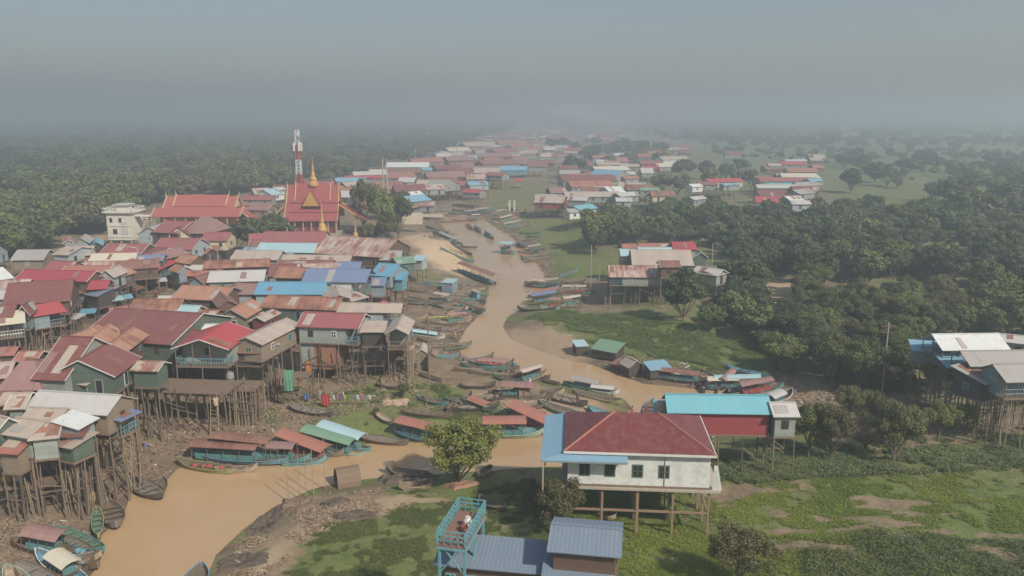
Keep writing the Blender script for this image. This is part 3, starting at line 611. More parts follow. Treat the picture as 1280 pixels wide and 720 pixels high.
# ------------------------------------------------------------------ rows farther up the left bank, towards the far end of the village
hs_([
 ((318,243),(340,242),8,'tan','grey','tan roof just left of the pale blue roof behind the temple',{}),
 ((340,245),(357,243),8,'pale','white','pale blue roof at left of the radio mast foot',{}),
 ((302,250),(340,250),6,'pink','grey','dark pink roof right of the great hall behind the temple trees',{}),
 ((294,262),(334,263),9,'mauve','tan','faded pink roof between the great hall and the main temple',{}),
 ((345,238),(358,237),4,'lgrey','grey','small pale roof left of the mast behind the temple',{}),
 ((432,223),(480,223),4,'red','grey','long red ridge roof right of the temple spire',{}),
 ((420,227),(458,226),5,'sky','grey','light blue roof right of the temple',{}),
 ((432,233),(452,232),6,'tan','tan','tan roof below the light blue roof right of the temple',{}),
 ((460,216),(481,216),5,'cream','cream','small cream roof on the forest side behind the temple',{}),
 ((442,219),(486,218),5,'lgrey','grey','long pale roof above the long red ridge roof',{}),
 ((481,209),(536,209),7,'white','grey','long white roof at the forest edge above the brown rows',{}),
 ((480,216),(526,216),6,'brn','brown','brown roof just below the long white roof',{}),
 ((526,213),(540,213),4,'sky','grey','small blue roof at the right of the long white roof',{}),
 ((494,240),(534,239),10,'mar','brown','maroon roof right of the two tall pale poles',{}),
 ((529,236),(557,235),7,'tan','grey','tan roof above the blue tipped river house',{}),
 ((508,245),(531,243),5,'white','grey','thin white roof right of the tall temple trees',{}),
 ((512,252),(540,249),8,'sky','tan','sky blue roofed house by the river beside the temple trees',dict(ver='R')),
 ((508,262),(528,261),7,'tan','tan','tan roofed low house under the sky blue roofed house',dict(ht=3.2)),
 ((534,223),(583,222),8,'mauve','brown','long mauve roof in the middle rows of the far left bank',{}),
 ((520,231),(562,231),7,'tan','grey','long faded pink tan roof in the middle rows',{}),
 ((556,233),(576,231),7,'grey','grey','grey roofed house with dark stilts over the dry bank',dict(kind='gf', D=12)),
 ((577,236),(600,237),5,'red','grey','small red roof on stilts above the dry bank',{}),
 ((587,232),(612,231),5,'sky','pale','light blue roof behind the small red roof on the dry bank',{}),
 ((583,224),(607,224),7,'rustw','grey','red and white striped roof in the middle rows',{}),
 ((605,219),(628,220),5,'pink','grey','small pink roof left of the teal roofed house',{}),
 ((624,213),(659,213),6,'sky','turq','teal walled house with a blue roof on the far left bank',dict(ht=5, wh=2.6)),
 ((592,216),(625,216),7,'tan','grey','tan pink roof left of the teal walled house',{}),
 ((643,227),(653,227),4,'red','grey','tiny red roof standing alone on the dry bank',dict(ht=4)),
 ((515,203),(556,202),5,'salm','tan','faded salmon roof just above the long white roof',{}),
 ((548,195),(568,194),4,'lgrey','grey','small pale roof at the forest edge of the far rows',{}),
 ((562,189),(590,188),5,'cream','grey','cream roof where the far rows bend to the right',{}),
 ((560,201),(590,200),6,'mauve','brown','mauve roof below the bend of the far rows',{}),
 ((583,183),(622,182),6,'tan','grey','tan row roof near the far end of the left bank',{}),
 ((616,170),(658,170),5,'pink','cream','pink roofed cream building at the far end of the left bank',dict(ht=6, wh=4, name='building', cat='building')),
 ((625,180),(662,179),4,'salm','grey','salmon roof below the pink roofed cream building',{}),
 ((620,190),(650,189),5,'pink','grey','pink roof in the far middle rows',{}),
 ((600,196),(640,196),6,'mauve','brown','wide mauve roof in the far middle rows',{}),
 ((640,184),(668,183),4,'salm','grey','small salmon roof at the right of the far middle rows',{}),
 ((605,206),(650,204),6,'brn','tan','brown roof just behind the teal walled house',{}),
 ((545,212),(580,211),6,'mar','brown','dark maroon roof between long white roof and middle rows',{}),
 ((680,165),(703,165),3,'tan','grey','pale hazy roof at the top of the far village',{}),
 ((690,174),(722,173),4,'pink','grey','pink hazy roof left of the two far cream buildings',{}),
 ((704,188),(728,188),4,'pink','cream','small pink roof above the dark tree clump in the far village',{}),
 ((735,171),(745,171),3,'lgrey','white','tiny white walled building beside the far cream building',dict(ht=5, wh=4)),
 ((747,172),(768,172),4,'red','cream','far cream building with pink red roof left of the smoke',dict(ht=6, wh=4.5, name='building', cat='building')),
 ((830,184),(862,184),3,'pink','white','low pink roofed white building right of the smoke',dict(ht=4, wh=3)),
 ((800,182),(830,182),3,'tan','grey','pale roof at the foot of the smoke plume',{}),
], group='stilt houses of the far left bank', k=.8)
# ------------------------------------------------------------------ far right bank
hs_([
 ((667,253),(704,254),4,'tan','red','dark red walled house with small pale gables on tall stilts',dict(ht=6.6, wh=2.4, D=9)),
 ((669,249),(708,249),7,'grey','grey','grey roof behind the dark red walled house',dict(ht=7)),
 ((708,250),(733,251),5,'lgrey','grey','pale grey roof right of the dark red walled house',{}),
 ((725,262),(748,259),6,'turq','grey','turquoise roof by the trees on the right bank',{}),
 ((712,266),(727,265),5,'grey','white','grey hut roof left of the turquoise roof',{}),
 ((706,246),(776,246),7,'tan','grey','long rusty tan roof across the right bank rows',{}),
 ((776,246),(800,244),5,'lgrey','grey','pale grey slanted roof at right end of the long tan roof',{}),
 ((770,252),(790,252),5,'lgrey','pale','pale hut roof below the slanted grey roof',{}),
 ((714,234),(768,233),8,'salm','grey','bright orange red roof in the right bank rows',dict(ht=6.8)),
 ((728,240),(763,240),6,'brn','brown','brown roof just below the bright orange red roof',{}),
 ((763,241),(783,240),8,'white','white','white square roof right of the bright orange red roof',{}),
 ((704,227),(772,226),9,'mar','grey','wide maroon roof above the bright orange red roof',{}),
 ((765,225),(792,222),6,'sky','grey','blue roof at the right of the wide maroon roof',dict(kind='gf', D=14)),
 ((782,224),(800,223),4,'salm','grey','small salmon roof right of the blue roof',{}),
 ((745,214),(788,213),6,'cream','grey','long cream white roof in the right bank rows',{}),
 ((756,218),(795,218),4,'lgrey','grey','pale grey roof just below the long cream white roof',{}),
 ((746,206),(776,206),4,'tan','grey','pale roof behind the long cream white roof',{}),
 ((775,208),(800,208),4,'tan','grey','small tan roof right of the pale roofs',{}),
 ((801,205),(828,205),5,'pink','mar','dark pink roof of the far crimson house',{}),
 ((803,211),(825,211),5,'crim','mar','far crimson roofed house',{}),
 ((825,209),(848,208),5,'cream','grey','cream roof right of the far crimson house',{}),
 ((829,200),(862,199),5,'tan','white','tan roof with pale walls behind the cream roof',{}),
 ((815,246),(844,246),7,'rust','cream','brown tiled roof with cream walls beside the right bank trees',dict(wh=3, ht=6)),
 ((800,238),(825,238),4,'green','grey','dull green roof behind the brown tiled roof',{}),
 ((886,228),(930,227),5,'red','cream','bright red roof with cream walls between the right bank groups',dict(wh=2.8)),
 ((873,231),(898,231),4,'brn','grey','brown roof at the left end of the bright red roof',{}),
 ((905,232),(926,231),3,'sky','grey','small blue roof in front of the bright red roof',{}),
 ((866,234),(880,233),4,'white','white','tiny white hut left of the bright red roof',{}),
 ((868,250),(884,248),4,'lgrey','grey','small grey roof on the slope below the bright red roof',{}),
], group='stilt houses of the far right bank', k=.8)
hs_([
 ((944,253),(989,254),8,'red','pale','bright red roof with pale wall nearest in the right hand cluster',dict(ht=5.4, wh=3.0)),
 ((950,246),(988,246),9,'mar','grey','maroon roof directly behind the nearest bright red roof',dict(ht=6.2)),
 ((990,255),(1015,255),5,'lgrey','pale','pale grey house right of the nearest bright red roof',dict(wh=2.6)),
 ((988,251),(1006,250),6,'white','grey','white square roof behind the pale grey house',{}),
 ((947,235),(1000,235),5,'lgrey','grey','pale grey roof under the light turquoise strip roof',{}),
 ((957,232),(998,232),4,'turq','grey','light turquoise strip roof in the right hand cluster',dict(ht=6.6)),
 ((950,227),(1014,227),6,'pink','grey','long dark pink roof in the right hand cluster',dict(ht=7)),
 ((978,222),(1024,222),6,'cream','grey','cream white roof in the right hand cluster',{}),
 ((985,215),(1024,215),6,'salm','grey','salmon roof above the cream white roof',{}),
 ((978,206),(1010,206),5,'red','grey','red roof with pale blue ridge farthest in the right hand cluster',{}),
 ((984,202),(1010,201),3,'pale','grey','thin pale blue roof behind the farthest red roof',{}),
 ((961,208),(978,208),4,'tan','grey','dusty tan roof left of the farthest red roof',{}),
 ((1000,243),(1020,241),6,'grey','grey','grey patched roof at right of the maroon roof in the right hand cluster',{}),
 ((1000,233),(1026,231),5,'grey','grey','grey roof at right of the turquoise strip roof',{}),
 ((1014,227),(1030,226),4,'sky','grey','small blue roof at the right end of the dark pink roof',{}),
], group='stilt houses of the right hand cluster', k=.8)
# ------------------------------------------------------------------ middle right group on the meadow
hs_([
 ((761,346),(840,347),15,'rustw','grey','rust streaked tan roof over grey walled stilt house by the meadow',dict(ht=5.6, wh=1.9, ver='L', vl=2.2, st='i', win=3, wcol='white')),
 ((790,331),(868,332),20,'tan','grey','tall pinkish grey roof block behind the rust streaked house',dict(ht=7)),
 ((825,334),(852,334),11,'brn','brown','dark rusty roof patch on the pinkish grey roof',dict(ht=7.3, D=4)),
 ((776,320),(800,320),9,'pale','grey','pale turquoise roof at the left of the meadow group',dict(ht=7.4)),
 ((799,317),(842,317),8,'pale','grey','pale turquoise roof strip under the salmon roof',dict(ht=7.6)),
 ((799,309),(842,309),5,'salm','grey','salmon roof at the back of the meadow group',dict(ht=7.8)),
 ((842,312),(872,312),10,'crim','grey','crimson roof at the back right of the meadow group',dict(ht=7.8)),
 ((778,310),(799,310),5,'salm','white','small salmon and white roof at the back left of the meadow group',dict(ht=7)),
 ((866,322),(886,322),0,'green','green','small green gabled house at the right of the meadow group',dict(kind='gf', D=7, s=.7, ht=6, trim='white')),
 ((864,340),(896,345),8,'lgrey','grey','long low grey roof right of the meadow group behind the round tree',dict(ht=5, wh=2.2)),
 ((896,345),(912,341),6,'tan','grey','small tan roof at the right end of the meadow group',dict(kind='shed', ht=5)),
], group='stilt houses of the meadow group')
# ------------------------------------------------------------------ right edge cluster
hs_([
 ((1178,438),(1264,437),20,'white','blueg','large white roofed house at the right edge',dict(ht=8.0, wh=2.2, s=.5, ver='L', vl=2, rail='blueg')),
 ((1140,438),(1180,441),9,'sky','blueg','sky blue porch roof left of the large white roof',dict(kind='shed', ht=7.0, s=.4, wh=1.8, ver='LF', rail='blueg')),
 ((1180,443),(1199,443),4,'sky','dark','small sky blue strip roof under the large white roof',dict(kind='shed', ht=7, wh=1.8, ver='F')),
 ((1213,458),(1300,457),19,'grey','grey','long grey brown roof in front of the large white roof',dict(ht=7.6, wh=2.2, s=.5, st='i', ver='FL', vl=1.6, rail='tan')),
 ((1184,460),(1214,460),7,'sky','dark','turquoise lean-to roof left of the long grey brown roof',dict(kind='shed', ht=6.6, wh=1.8, s=.5, st='i', ver='FL')),
 ((1232,481),(1258,474),0,'grey','dark','dark grey awning over the stairs at the right edge',dict(kind='shed', D=4, s=.5, ht=6.6, st='i')),
 ((1258,478),(1330,476),22,'grey','blueg','greyish brown nearest roof at the right edge',dict(ht=7.4, wh=2.2, s=.5, st='i', ver='F', vl=1.4, rail='blueg')),
 ((1244,426),(1300,432),8,'lgrey','grey','pale roof behind the long grey brown roof at the right edge',dict(ht=7.4)),
], group='stilt houses of the right edge cluster')
# ------------------------------------------------------------------ turquoise and red building
house((834,516),(967,518),24,'turq','red','long house with turquoise roof and dark red wall behind the white house', ht=6.6, wh=2.3, s=.6, st='i', win=0, name='long_house')
house((967,521),(1001,521),18,'lgrey','grey','pale grey end house with one black window beside the red wall', ht=6.4, wh=2.2, s=.5, st='i', win=1, wcol='dark', name='stilt_house')
house((817,515),(845,516),15,'turq','brown','lower turquoise roof at the left end of the red walled long house', ht=6.2, s=.5, st='i', ver='L', vl=1)
# ------------------------------------------------------------------ white house with red hip roof
WH = house((705,564),(895,570),0,'wred','white','white walled house with red hip roof and green windows on concrete stilts', kind='hip', ht=7.6, wh=3.0, D=9.0, rise=1.85, st='i', posts='c', psp=3.1, winx=[.12,.30,.495,.68], wcol='green', name='white_house', seed=5, door=False, hipx=4.3)
zf = WH['zf']; fx0, fx1, fy0, fy1 = WH['dims']
cb = MB()
for y in (fy0, fy1):
    cb.box(fx0, fx1, y-.08, y+.08, 2.24, 2.40)
cb.box(fx0-.1, fx0+.1, fy0, fy1, 2.22, 2.38); cb.box(fx1-.1, fx1+.1, fy0, fy1, 2.22, 2.38)
cb.build('tie_beams', bpy.data.materials['brown_pillar'], WH)
MB().box(fx0-.5, fx1+.9, fy0-.35, fy1+.1, zf-.34, zf-.165).build('floor_ledge', CONC, WH)
hxw, hyw = WH['dims'][1]+.32, 4.5
gb = MB(); gb.box(-hxw-.04, hxw+.04, -hyw-.1, -hyw-.01, 7.44, 7.62); gb.box(hxw+.01, hxw+.1, -hyw-.1, hyw, 7.44, 7.62); gb.build('eave_board', TRIM, WH)
for sgn in (-1, 1):
    MB().bar((sgn*hxw, -hyw, 7.62), (sgn*(hxw-4.3), 0, 9.49), .09, 5).build('hip_cap', rm('salm'), WH)
lr = MB()   # blue lean-to roof round the left and front left corner
lr.slab([(-hxw-1.9,-hyw-.85,7.12),(-hxw+5.2,-hyw-.85,7.12),(-hxw+5.2,-hyw+.3,7.42),(-hxw+.2,-hyw+.3,7.42)], .07)
lr.slab([(-hxw-1.9,hyw+.3,7.12),(-hxw-1.9,-hyw-.85,7.12),(-hxw+.2,-hyw+.3,7.42),(-hxw+.2,hyw+.3,7.42)], .07)
lr.build('lean_to_roof', rm('dblue'), WH)
MB().box(-hxw-1.85, -hxw+5.15, -hyw-.9, -hyw-.84, 6.98, 7.13).build('lean_to_board', wm('blueg'), WH)
MB().slab([(fx1+.25,fy0,zf-.1),(fx1+1.0,fy0-.1,zf-.1),(fx1+.6,fy0,zf+2.0),(fx1+.3,fy0,zf+2.0)], .06).build('side_board', wm('white'), WH)
child('downpipe', UPOST['c'], WH, (fx0+8.0, fy0-.06, zf-.3), (0,0,0), (.035,.035,2.9))
for i in range(3): child('veranda_post', UPOST['c'], WH, (-hxw-1.7, -hyw-.9+i*5.2, zf-.3), (0,0,0), (.07,.07,2.7))
# cross standing at the left end of the red walled long house
p = on(806.5, 536, 5.6); o = MB().box(-.13,.13,-.13,.13,-5.6,2.2).box(-.7,.7,-.12,.12,1.1,1.36).build('cross', wm('red')); o.location = p; tag(o, 'dark red cross on a post beside the turquoise roofed long house', 'cross')
# ------------------------------------------------------------------ grey blue roofed building at the bottom edge
BB = house((541,706),(690,719),42,'bluegrey','brown','grey blue roofed brown building with turquoise shutters at the bottom edge', ht=7.4, wh=3.0, s=.38, st='i', win=5, wcol='turq', kind='shed', name='building', cat='building', seed=2, door=False)
UB = house((684,689),(776,697),35,'bluegrey','brown','raised upper room with grey blue roof on the bottom edge building', ht=9.0, wh=2.4, s=.32, st='i', win=0, kind='gable', name='upper_room', cat='building', seed=3, trim='blueg')
LB_ = house((674,736),(768,744),0,'bluegrey','brown','lower grey blue porch roof under the raised upper room', kind='shed', ht=7.2, wh=3.0, D=3.4, s=.5, st='i', win=2, wcol='turq', name='porch', cat='porch', seed=4)
# roof terrace: pixel corners of its floor front-left, front-right
z_t = 9.0
a = Vector((*unp(546,681,z_t+2.2), 0)); b_ = Vector((*unp(582,684,z_t+2.2), 0)); u = (b_-a).normalized(); n = Vector((-u.y, u.x, 0)); 
c0 = (a+b_)/2; far_c = Vector((*unp(590,640,z_t+2.2), 0)); n = (far_c-c0).normalized(); dl = (far_c-c0).length; wl = (b_-a).length
ter = empty('roof_terrace', (c0.x, c0.y, 0), math.atan2(n.y, n.x)-math.pi/2); tag(ter, 'turquoise railed terrace with red brown floor above the blue roof', 'terrace')
zt = z_t+2.2-gz(c0.x, c0.y)*0; w2 = wl/2
MB().box(-w2,w2,0,dl,zt-.14,zt).build('floor', plain('terrace_floor', (.26,.13,.10), dirt=.3), ter)
fr = MB()
for x in (-w2, w2): fr.box(x-.05, x+.05, -.05, dl+.05, zt-.3, zt-.145)
for y in (0, dl): fr.box(-w2+.06, w2-.06, y-.05, y+.05, zt-.3, zt-.145)
fr.build('frame', wm('turq'), ter)
rl = MB(); nn = 9
for x in (-w2, w2):
    for q in (.3, .6, .9): rl.bar((x,0,zt+q), (x,dl,zt+q), .04, 4)
    for i in range(nn+1): rl.bar((x,dl*i/nn,zt), (x,dl*i/nn,zt+.92), .04 if i%3 else .07, 4)
for y in (0, dl):
    for q in (.3, .6, .9): rl.bar((-w2,y,zt+q), (w2,y,zt+q), .04, 4)
    for i in range(5): rl.bar((-w2+wl*i/4,y,zt), (-w2+wl*i/4,y,zt+.92), .04, 4)
rl.build('railing', wm('turq'), ter)
for x in (-w2+.1, w2-.1):
    for y in (.1, dl*.5, dl-.1): child('post', USQ['t'], ter, (x,y,2), (0,0,0), (.07,.07,zt-2.3))
br = MB().bar((-w2+.1,.1,zt-1.9),(-w2+1.3,.1,zt-.35),.05,4).bar((w2-.1,.1,zt-1.9),(w2-1.3,.1,zt-.35),.05,4); br.build('brace', wm('turq'), ter)
jar = MB().lathe([(.0,0),(.24,0),(.31,.2),(.29,.45),(.18,.62),(.16,.7)], 14).build('water_jar', plain('glazed_white', (.6,.58,.54), rough=.3, dirt=.2)); q = c0+n*dl*.55+u*w2*.35; jar.location = (q.x, q.y, zt+.003); tag(jar, 'pale round water jar on the turquoise railed terrace', 'jar')
jar2 = MB().lathe([(.0,0),(.22,0),(.25,.2),(.22,.4),(.1,.45)], 12).build('water_jar', plain('glazed_red', (.3,.09,.06), rough=.35, dirt=.2)); q = c0+n*dl*.42+u*w2*.3; jar2.location = (q.x, q.y, zt+.003); tag(jar2, 'dark red water jar beside the pale jar on the terrace', 'jar')
st_ = empty('terrace_stairs', (far_c.x, far_c.y, 0), math.atan2(n.y, n.x)-math.pi/2); tag(st_, 'sloping walkway from the terrace down to the bank', 'stairs')
MB().slab([(-.7,0,zt-.01),(.3,0,zt-.01),(.3,4.2,2.6),(-.7,4.2,2.6)], .12).build('ramp', PLANK, st_)
MB().bar((-.7,0,zt+.9),(-.7,4.2,3.5),.04,4).bar((.3,0,zt+.9),(.3,4.2,3.5),.04,4).build('railing', wm('turq'), st_)
# ------------------------------------------------------------------ bamboo platform in front of the maroon houses
def platform(Lp, Rp, h, D, label, nx, ny, name='platform', cat='platform', mat=PLANK):
    a = on(*Lp, h); b = on(*Rp, h); m = (a+b)/2; u = (b-a); W = u.length; u.z = 0; u.normalize(); n = Vector((-u.y, u.x, 0)); c = m+n*D/2
    g = gz(c.x, c.y); root = empty(name, (c.x, c.y, g), math.atan2(u.y, u.x)); tag(root, label, cat)
    MB().box(-W/2, W/2, -D/2, D/2, h-.14, h).build('deck', mat, root)
    rs = random.Random(int(W*100)); M = Matrix.Rotation(math.atan2(u.y, u.x), 4, 'Z'); M.translation = (c.x, c.y, g)
    for i in range(nx+1):
        for j in range(ny+1):
            x = -W/2+.1+(W-.2)*i/nx; y = -D/2+.1+(D-.2)*j/ny; q = M @ Vector((x, y, 0)); zb = gz(q.x, q.y)-g-.4
            child('post', UPOST[rs.choice('wwld')], root, (x+rs.uniform(-.1,.1), y, zb), (rs.uniform(-.03,.03), rs.uniform(-.04,.04), 0), (.07*rs.uniform(.7,1.3),)*2+(h-.15-zb+(rs.uniform(.3,1.2) if j == 0 and rs.random() < .3 else 0),))
    bm_ = MB()
    for i in range(6):
        x = rs.uniform(-W/2, W/2-2); z = rs.uniform(.8, h-1); bm_.bar((x,-D/2-.05,z), (x+rs.uniform(1.5,3),-D/2-.05,z+rs.uniform(-1,1)), .05, 4)
    bm_.build('bracing', WOOD, root)
    return root
platform((130,484),(283,495), 4.6, 4.6, 'long bamboo platform on many thin posts below the maroon houses', 12, 2)
platform((283,489),(318,489), 4.2, 3.6, 'small round ended landing of upright bamboo poles beside the long platform', 12, 3, name='bamboo_landing', cat='landing')
platform((345,471),(385,471), 3.3, 2.4, 'small green netted platform on two posts below the porch', 2, 1, name='small_platform')
platform((-10,612),(70,610), 2.6, 3.5, 'low plank platform with pots under the lower left houses', 5, 2, name='low_platform')
platform((405,452),(508,449), 2.2, 4, 'low working deck among stilts below the kitchen house', 8, 2, name='low_deck')
# ------------------------------------------------------------------ packed rows too hazy to tell apart
def rows(poly, n, kinds, where, group, seed, ht=5.0, gap=5.5, wr=(8, 15), keep=999, nm='stilt_house', dr=(6, 9)):
    P = wpoly(poly, 5); xs = [p[0] for p in P]; ys = [p[1] for p in P]; rs = random.Random(seed); t = 0; spots = []
    names = dict(brn='brown', mar='dark maroon', mauve='dull mauve', tan='faded tan', lgrey='pale grey', salm='faded salmon', grey='grey', rust='rusty', pink='dusty pink', cream='cream')
    while len(spots) < n and t < n*80:
        t += 1
        y = min(ys)*(max(ys)/min(ys))**rs.random(); x = rs.uniform(min(xs), max(xs))
        if sdf(np.array([x]), np.array([y]), P)[0] > 0: continue
        W = rs.uniform(*wr)
        if any(abs(x-a) < b+gap and abs(y-c) < gap*1.5 for a, c, b, _ in HOUSES) or any(abs(x-a) < W/2+b/2+gap*.4 and abs(y-c) < gap*1.6 for a, c, b in spots): continue
        spots.append((x, y, W))
    spots.sort(key=lambda q: q[1])
    for k, (x, y, W) in enumerate(spots):
        z = gz(x, y)+ht; kd = rs.choice(kinds); tl = rs.uniform(-.12, .12)*W
        if k < keep:
            house(pix(x-W/2, y-tl, z), pix(x+W/2, y+tl, z), 0, kd, rs.choice(['brown','grey','tan','dark','pale']), 'hazy stilt house with %s roof packed %s' % (names[kd], where), group=group, name=nm, D=rs.uniform(*dr), s=rs.uniform(.4, .6), ht=ht+rs.uniform(-.6, .6), seed=k)
        else:
            g = z-ht; d = rs.uniform(3, 4.5); h = ht+rs.uniform(-.6, .6); r = rs.uniform(1.4, 2.6); hw = W/2; mi = KR.index(kd); wi = len(KR)+rs.randrange(3); sl = tl/hw
            def sh(q): return (x+q[0], y+q[1]+q[0]*sl, g+q[2])
            FARB.add([sh(q) for q in [(-hw,-d,h),(hw,-d,h),(hw,0,h+r),(-hw,0,h+r),(hw,d,h),(-hw,d,h),(-hw,-d,h-.1),(hw,-d,h-.1),(hw,0,h+r-.1),(-hw,0,h+r-.1),(hw,d,h-.1),(-hw,d,h-.1)]], [(0,1,2,3),(3,2,4,5),(9,8,7,6),(11,10,8,9),(0,6,7,1),(5,4,10,11)], mi)
            a, b = hw-.4, d-.5; f = h-2.2; e = h+r*.12
            FARB.add([sh(q) for q in [(-a,-b,f),(a,-b,f),(a,b,f),(-a,b,f),(-a,-b,e),(a,-b,e),(a,0,h+r-.2),(a,b,e),(-a,b,e),(-a,0,h+r-.2)]], [(3,2,1,0),(0,1,5,4),(1,2,7,6,5),(2,3,8,7),(3,0,4,9,8)], wi)
            for q in range(4):
                for yy in (-b, b): xx = -a+2*a*q/3; p0 = sh((xx, yy, -.8)); p1 = sh((xx, yy, f)); FARB.bar(p0, p1, .13, 4, mi=len(KR)+3)
KR = ['brn','mar','mauve','tan','lgrey','salm','mauve','rust','grey','pink']
FARB = MB()
rows([(455,238),(500,212),(560,190),(600,176),(640,166),(692,162),(690,200),(660,212),(614,226),(594,246),(540,262),(500,262)], 120, KR, 'in the far rows of the left bank', 'packed far rows of the left bank', 3, gap=3.2, wr=(7, 13), keep=34)
rows([(296,278),(300,252),(345,244),(440,240),(500,240),(500,270),(440,262),(340,262)], 8, KR, 'behind the two temples', 'packed roofs behind the temples', 4)
rows([(665,264),(668,246),(705,212),(745,200),(862,192),(850,206),(800,232),(800,258),(720,270)], 26, KR, 'in the rows of the far right bank', 'packed rows of the far right bank', 5, gap=3.5, wr=(6, 11), keep=14)
rows([(940,262),(950,226),(985,200),(1025,200),(1030,245),(1015,262)], 10, KR, 'in the right hand cluster', 'packed roofs of the right hand cluster', 6, gap=3, wr=(6, 10), keep=8)
rows([(668,196),(680,166),(700,160),(780,162),(870,172),(940,196),(940,215),(860,190),(700,196)], 26, KR, 'near the hazy top of the village', 'packed roofs at the hazy top of the village', 7, gap=6, keep=0)
rows([(-60,345),(-20,330),(60,326),(110,330),(170,316),(130,350),(60,380),(-60,400)], 4, KR, 'among the near roofs of the left village', 'small infill houses of the left village', 8, ht=4.2, gap=2.2, wr=(5, 8))
rows([(280,345),(330,310),(500,330),(505,400),(420,400),(300,400)], 4, KR, 'among the roofs near the river market', 'small infill houses near the river market', 9, ht=4.2, gap=2.0, wr=(4, 7))
rows([(-60,420),(-60,350),(60,345),(130,345),(160,330),(100,400),(20,420)], 7, KR, 'between the roofs left of the street', 'shacks between the roofs left of the street', 11, ht=3.6, gap=.2, wr=(2.6, 4.5), nm='shack', dr=(2.4, 4))
rows([(200,410),(215,345),(290,300),(500,320),(505,400),(500,450),(360,462),(280,455)], 16, KR, 'between the roofs of the village centre', 'shacks between the roofs of the village centre', 12, ht=3.6, gap=.2, wr=(2.6, 4.5), nm='shack', dr=(2.4, 4))
rows([(640,222),(700,214),(712,168),(668,162)], 34, KR, 'in the far centre', 'packed roofs of the far centre', 13, gap=3.5, wr=(7, 12), keep=0)
fb = FARB.build('far_houses', [rm(k) for k in KR]+[wm('brown'), wm('grey'), wm('pale'), WOOD]); tag(fb, 'mass of tiny far roofs dissolving into the haze', 'houses', kind='stuff')
# ------------------------------------------------------------------ temple, great hall, tower, mast, stupas
GOLD = plain('gold_paint', (.52,.31,.09), rough=.4, dirt=.25, dirtcol=(.4,.2,.06)); GOLDP = plain('pale_gold', (.60,.45,.24), rough=.5)
TR = metal('temple_red_tiles', (.30,.06,.06), .10, (.28,.08,.05), .05); TO = metal('hall_orange_red_tiles', (.38,.10,.08), .15, (.4,.12,.08), .06)
WHT = plain('white_plaster', (.70,.67,.58), dirt=.3)
def metric(L_, R_, h):
    a = on(*L_, h); b = on(*R_, h); m = (a+b)/2; u = b-a; u.z = 0; return a, b, m, u.length, math.atan2(u.y, u.x)
def tiered(root, tiers, mat, gold, t=.15):
    """tiers: (halfx, y_eave, z_eave, z_top) front and back slopes, each roof tier a mesh of its own"""
    for hx, ye, ze, yt, zt in tiers:
        r = MB()
        for s in (-1, 1):
            q = [(-hx, s*ye, ze), (hx, s*ye, ze), (hx, s*yt, zt), (-hx, s*yt, zt)]
            if s > 0: q = q[::-1]
            r.slab(q, t)
        ro = r.build('roof_tier', mat, root)
        g = MB()
        for sx in (-1, 1):
            for s in (-1, 1): g.bar((sx*(hx+.12), s*ye, ze+.05), (sx*(hx+.12), s*yt, zt+.08), .17, 5)
            if yt < .3:     # curling finial at the ridge end
                g.bar((sx*(hx+.12), 0, zt), (sx*(hx+.5), 0, zt+.7), .16, 5, .1); g.bar((sx*(hx+.5), 0, zt+.7), (sx*(hx+.25), 0, zt+1.5), .1, 5, .02)
            g.bar((sx*(hx+.12), -ye, ze), (sx*(hx+.7), -ye-.3, ze+.5), .12, 5, .03)
        g.build('gold_edge', gold, ro)
# great hall
a, b, m, W, rz_ = metric((192,291),(304,292), 0); D = 11
n = Vector((-math.sin(rz_), math.cos(rz_), 0)); c = m+n*D/2
sc, an = scale_at(m)
hall = empty('great_hall', (c.x, c.y, gz(c.x, c.y)), rz_); tag(hall, 'great hall with wide orange red tiered roof and gold finials', 'hall')
hw = W/2
tiered(hall, [(hw*.80, 3.6, 6.9, .06, 10.0), (hw*.58, 3.3, 7.5, .05, 10.4), (hw*.98, 7.2, 4.9, 3.4, 7.0)], TO, GOLDP)
MB().box(-hw*.86, hw*.86, -4.6, 4.6, 1.2, 6.0).build('wall', wm('orange'), hall)
g_ = MB()
for sx in (-1, 1): g_.add([(sx*hw*.78,-3.5,6.9),(sx*hw*.78,3.5,6.9),(sx*hw*.78,0,9.8),(sx*hw*.80-sx*.3,-3.5,6.9),(sx*hw*.80-sx*.3,3.5,6.9),(sx*hw*.80-sx*.3,0,9.8)], [(0,1,2),(5,4,3),(0,3,4,1),(1,4,5,2),(2,5,3,0)])
g_.build('gable_wall', GOLDP, hall)
for i in range(9):
    for sy in (-1,): child('column', UPOST['c'], hall, (-hw*.92+hw*1.84*i/8, sy*6.6, 0), (0,0,0), (.22,.22,5.1))
MB().box(-hw, hw, -7.2, 7.2, -1.5, 1.2).build('base', CONC, hall)
for sx in (-1, 1):     # sloping side roof over each end porch
    r = MB(); x0, x1 = sx*hw*.8, sx*(hw*1.22)
    q = [(x1,-6,3.8),(x1,6,3.8),(x0,3.4,6.7),(x0,-3.4,6.7)]
    r.slab(q if sx < 0 else q[::-1], .15); ro = r.build('porch_roof', TO, hall)
    MB().bar((x1,-6,3.95),(x0,-3.4,6.85),.17,5).bar((x1,6,3.95),(x0,3.4,6.85),.17,5).build('gold_edge', GOLDP, ro)
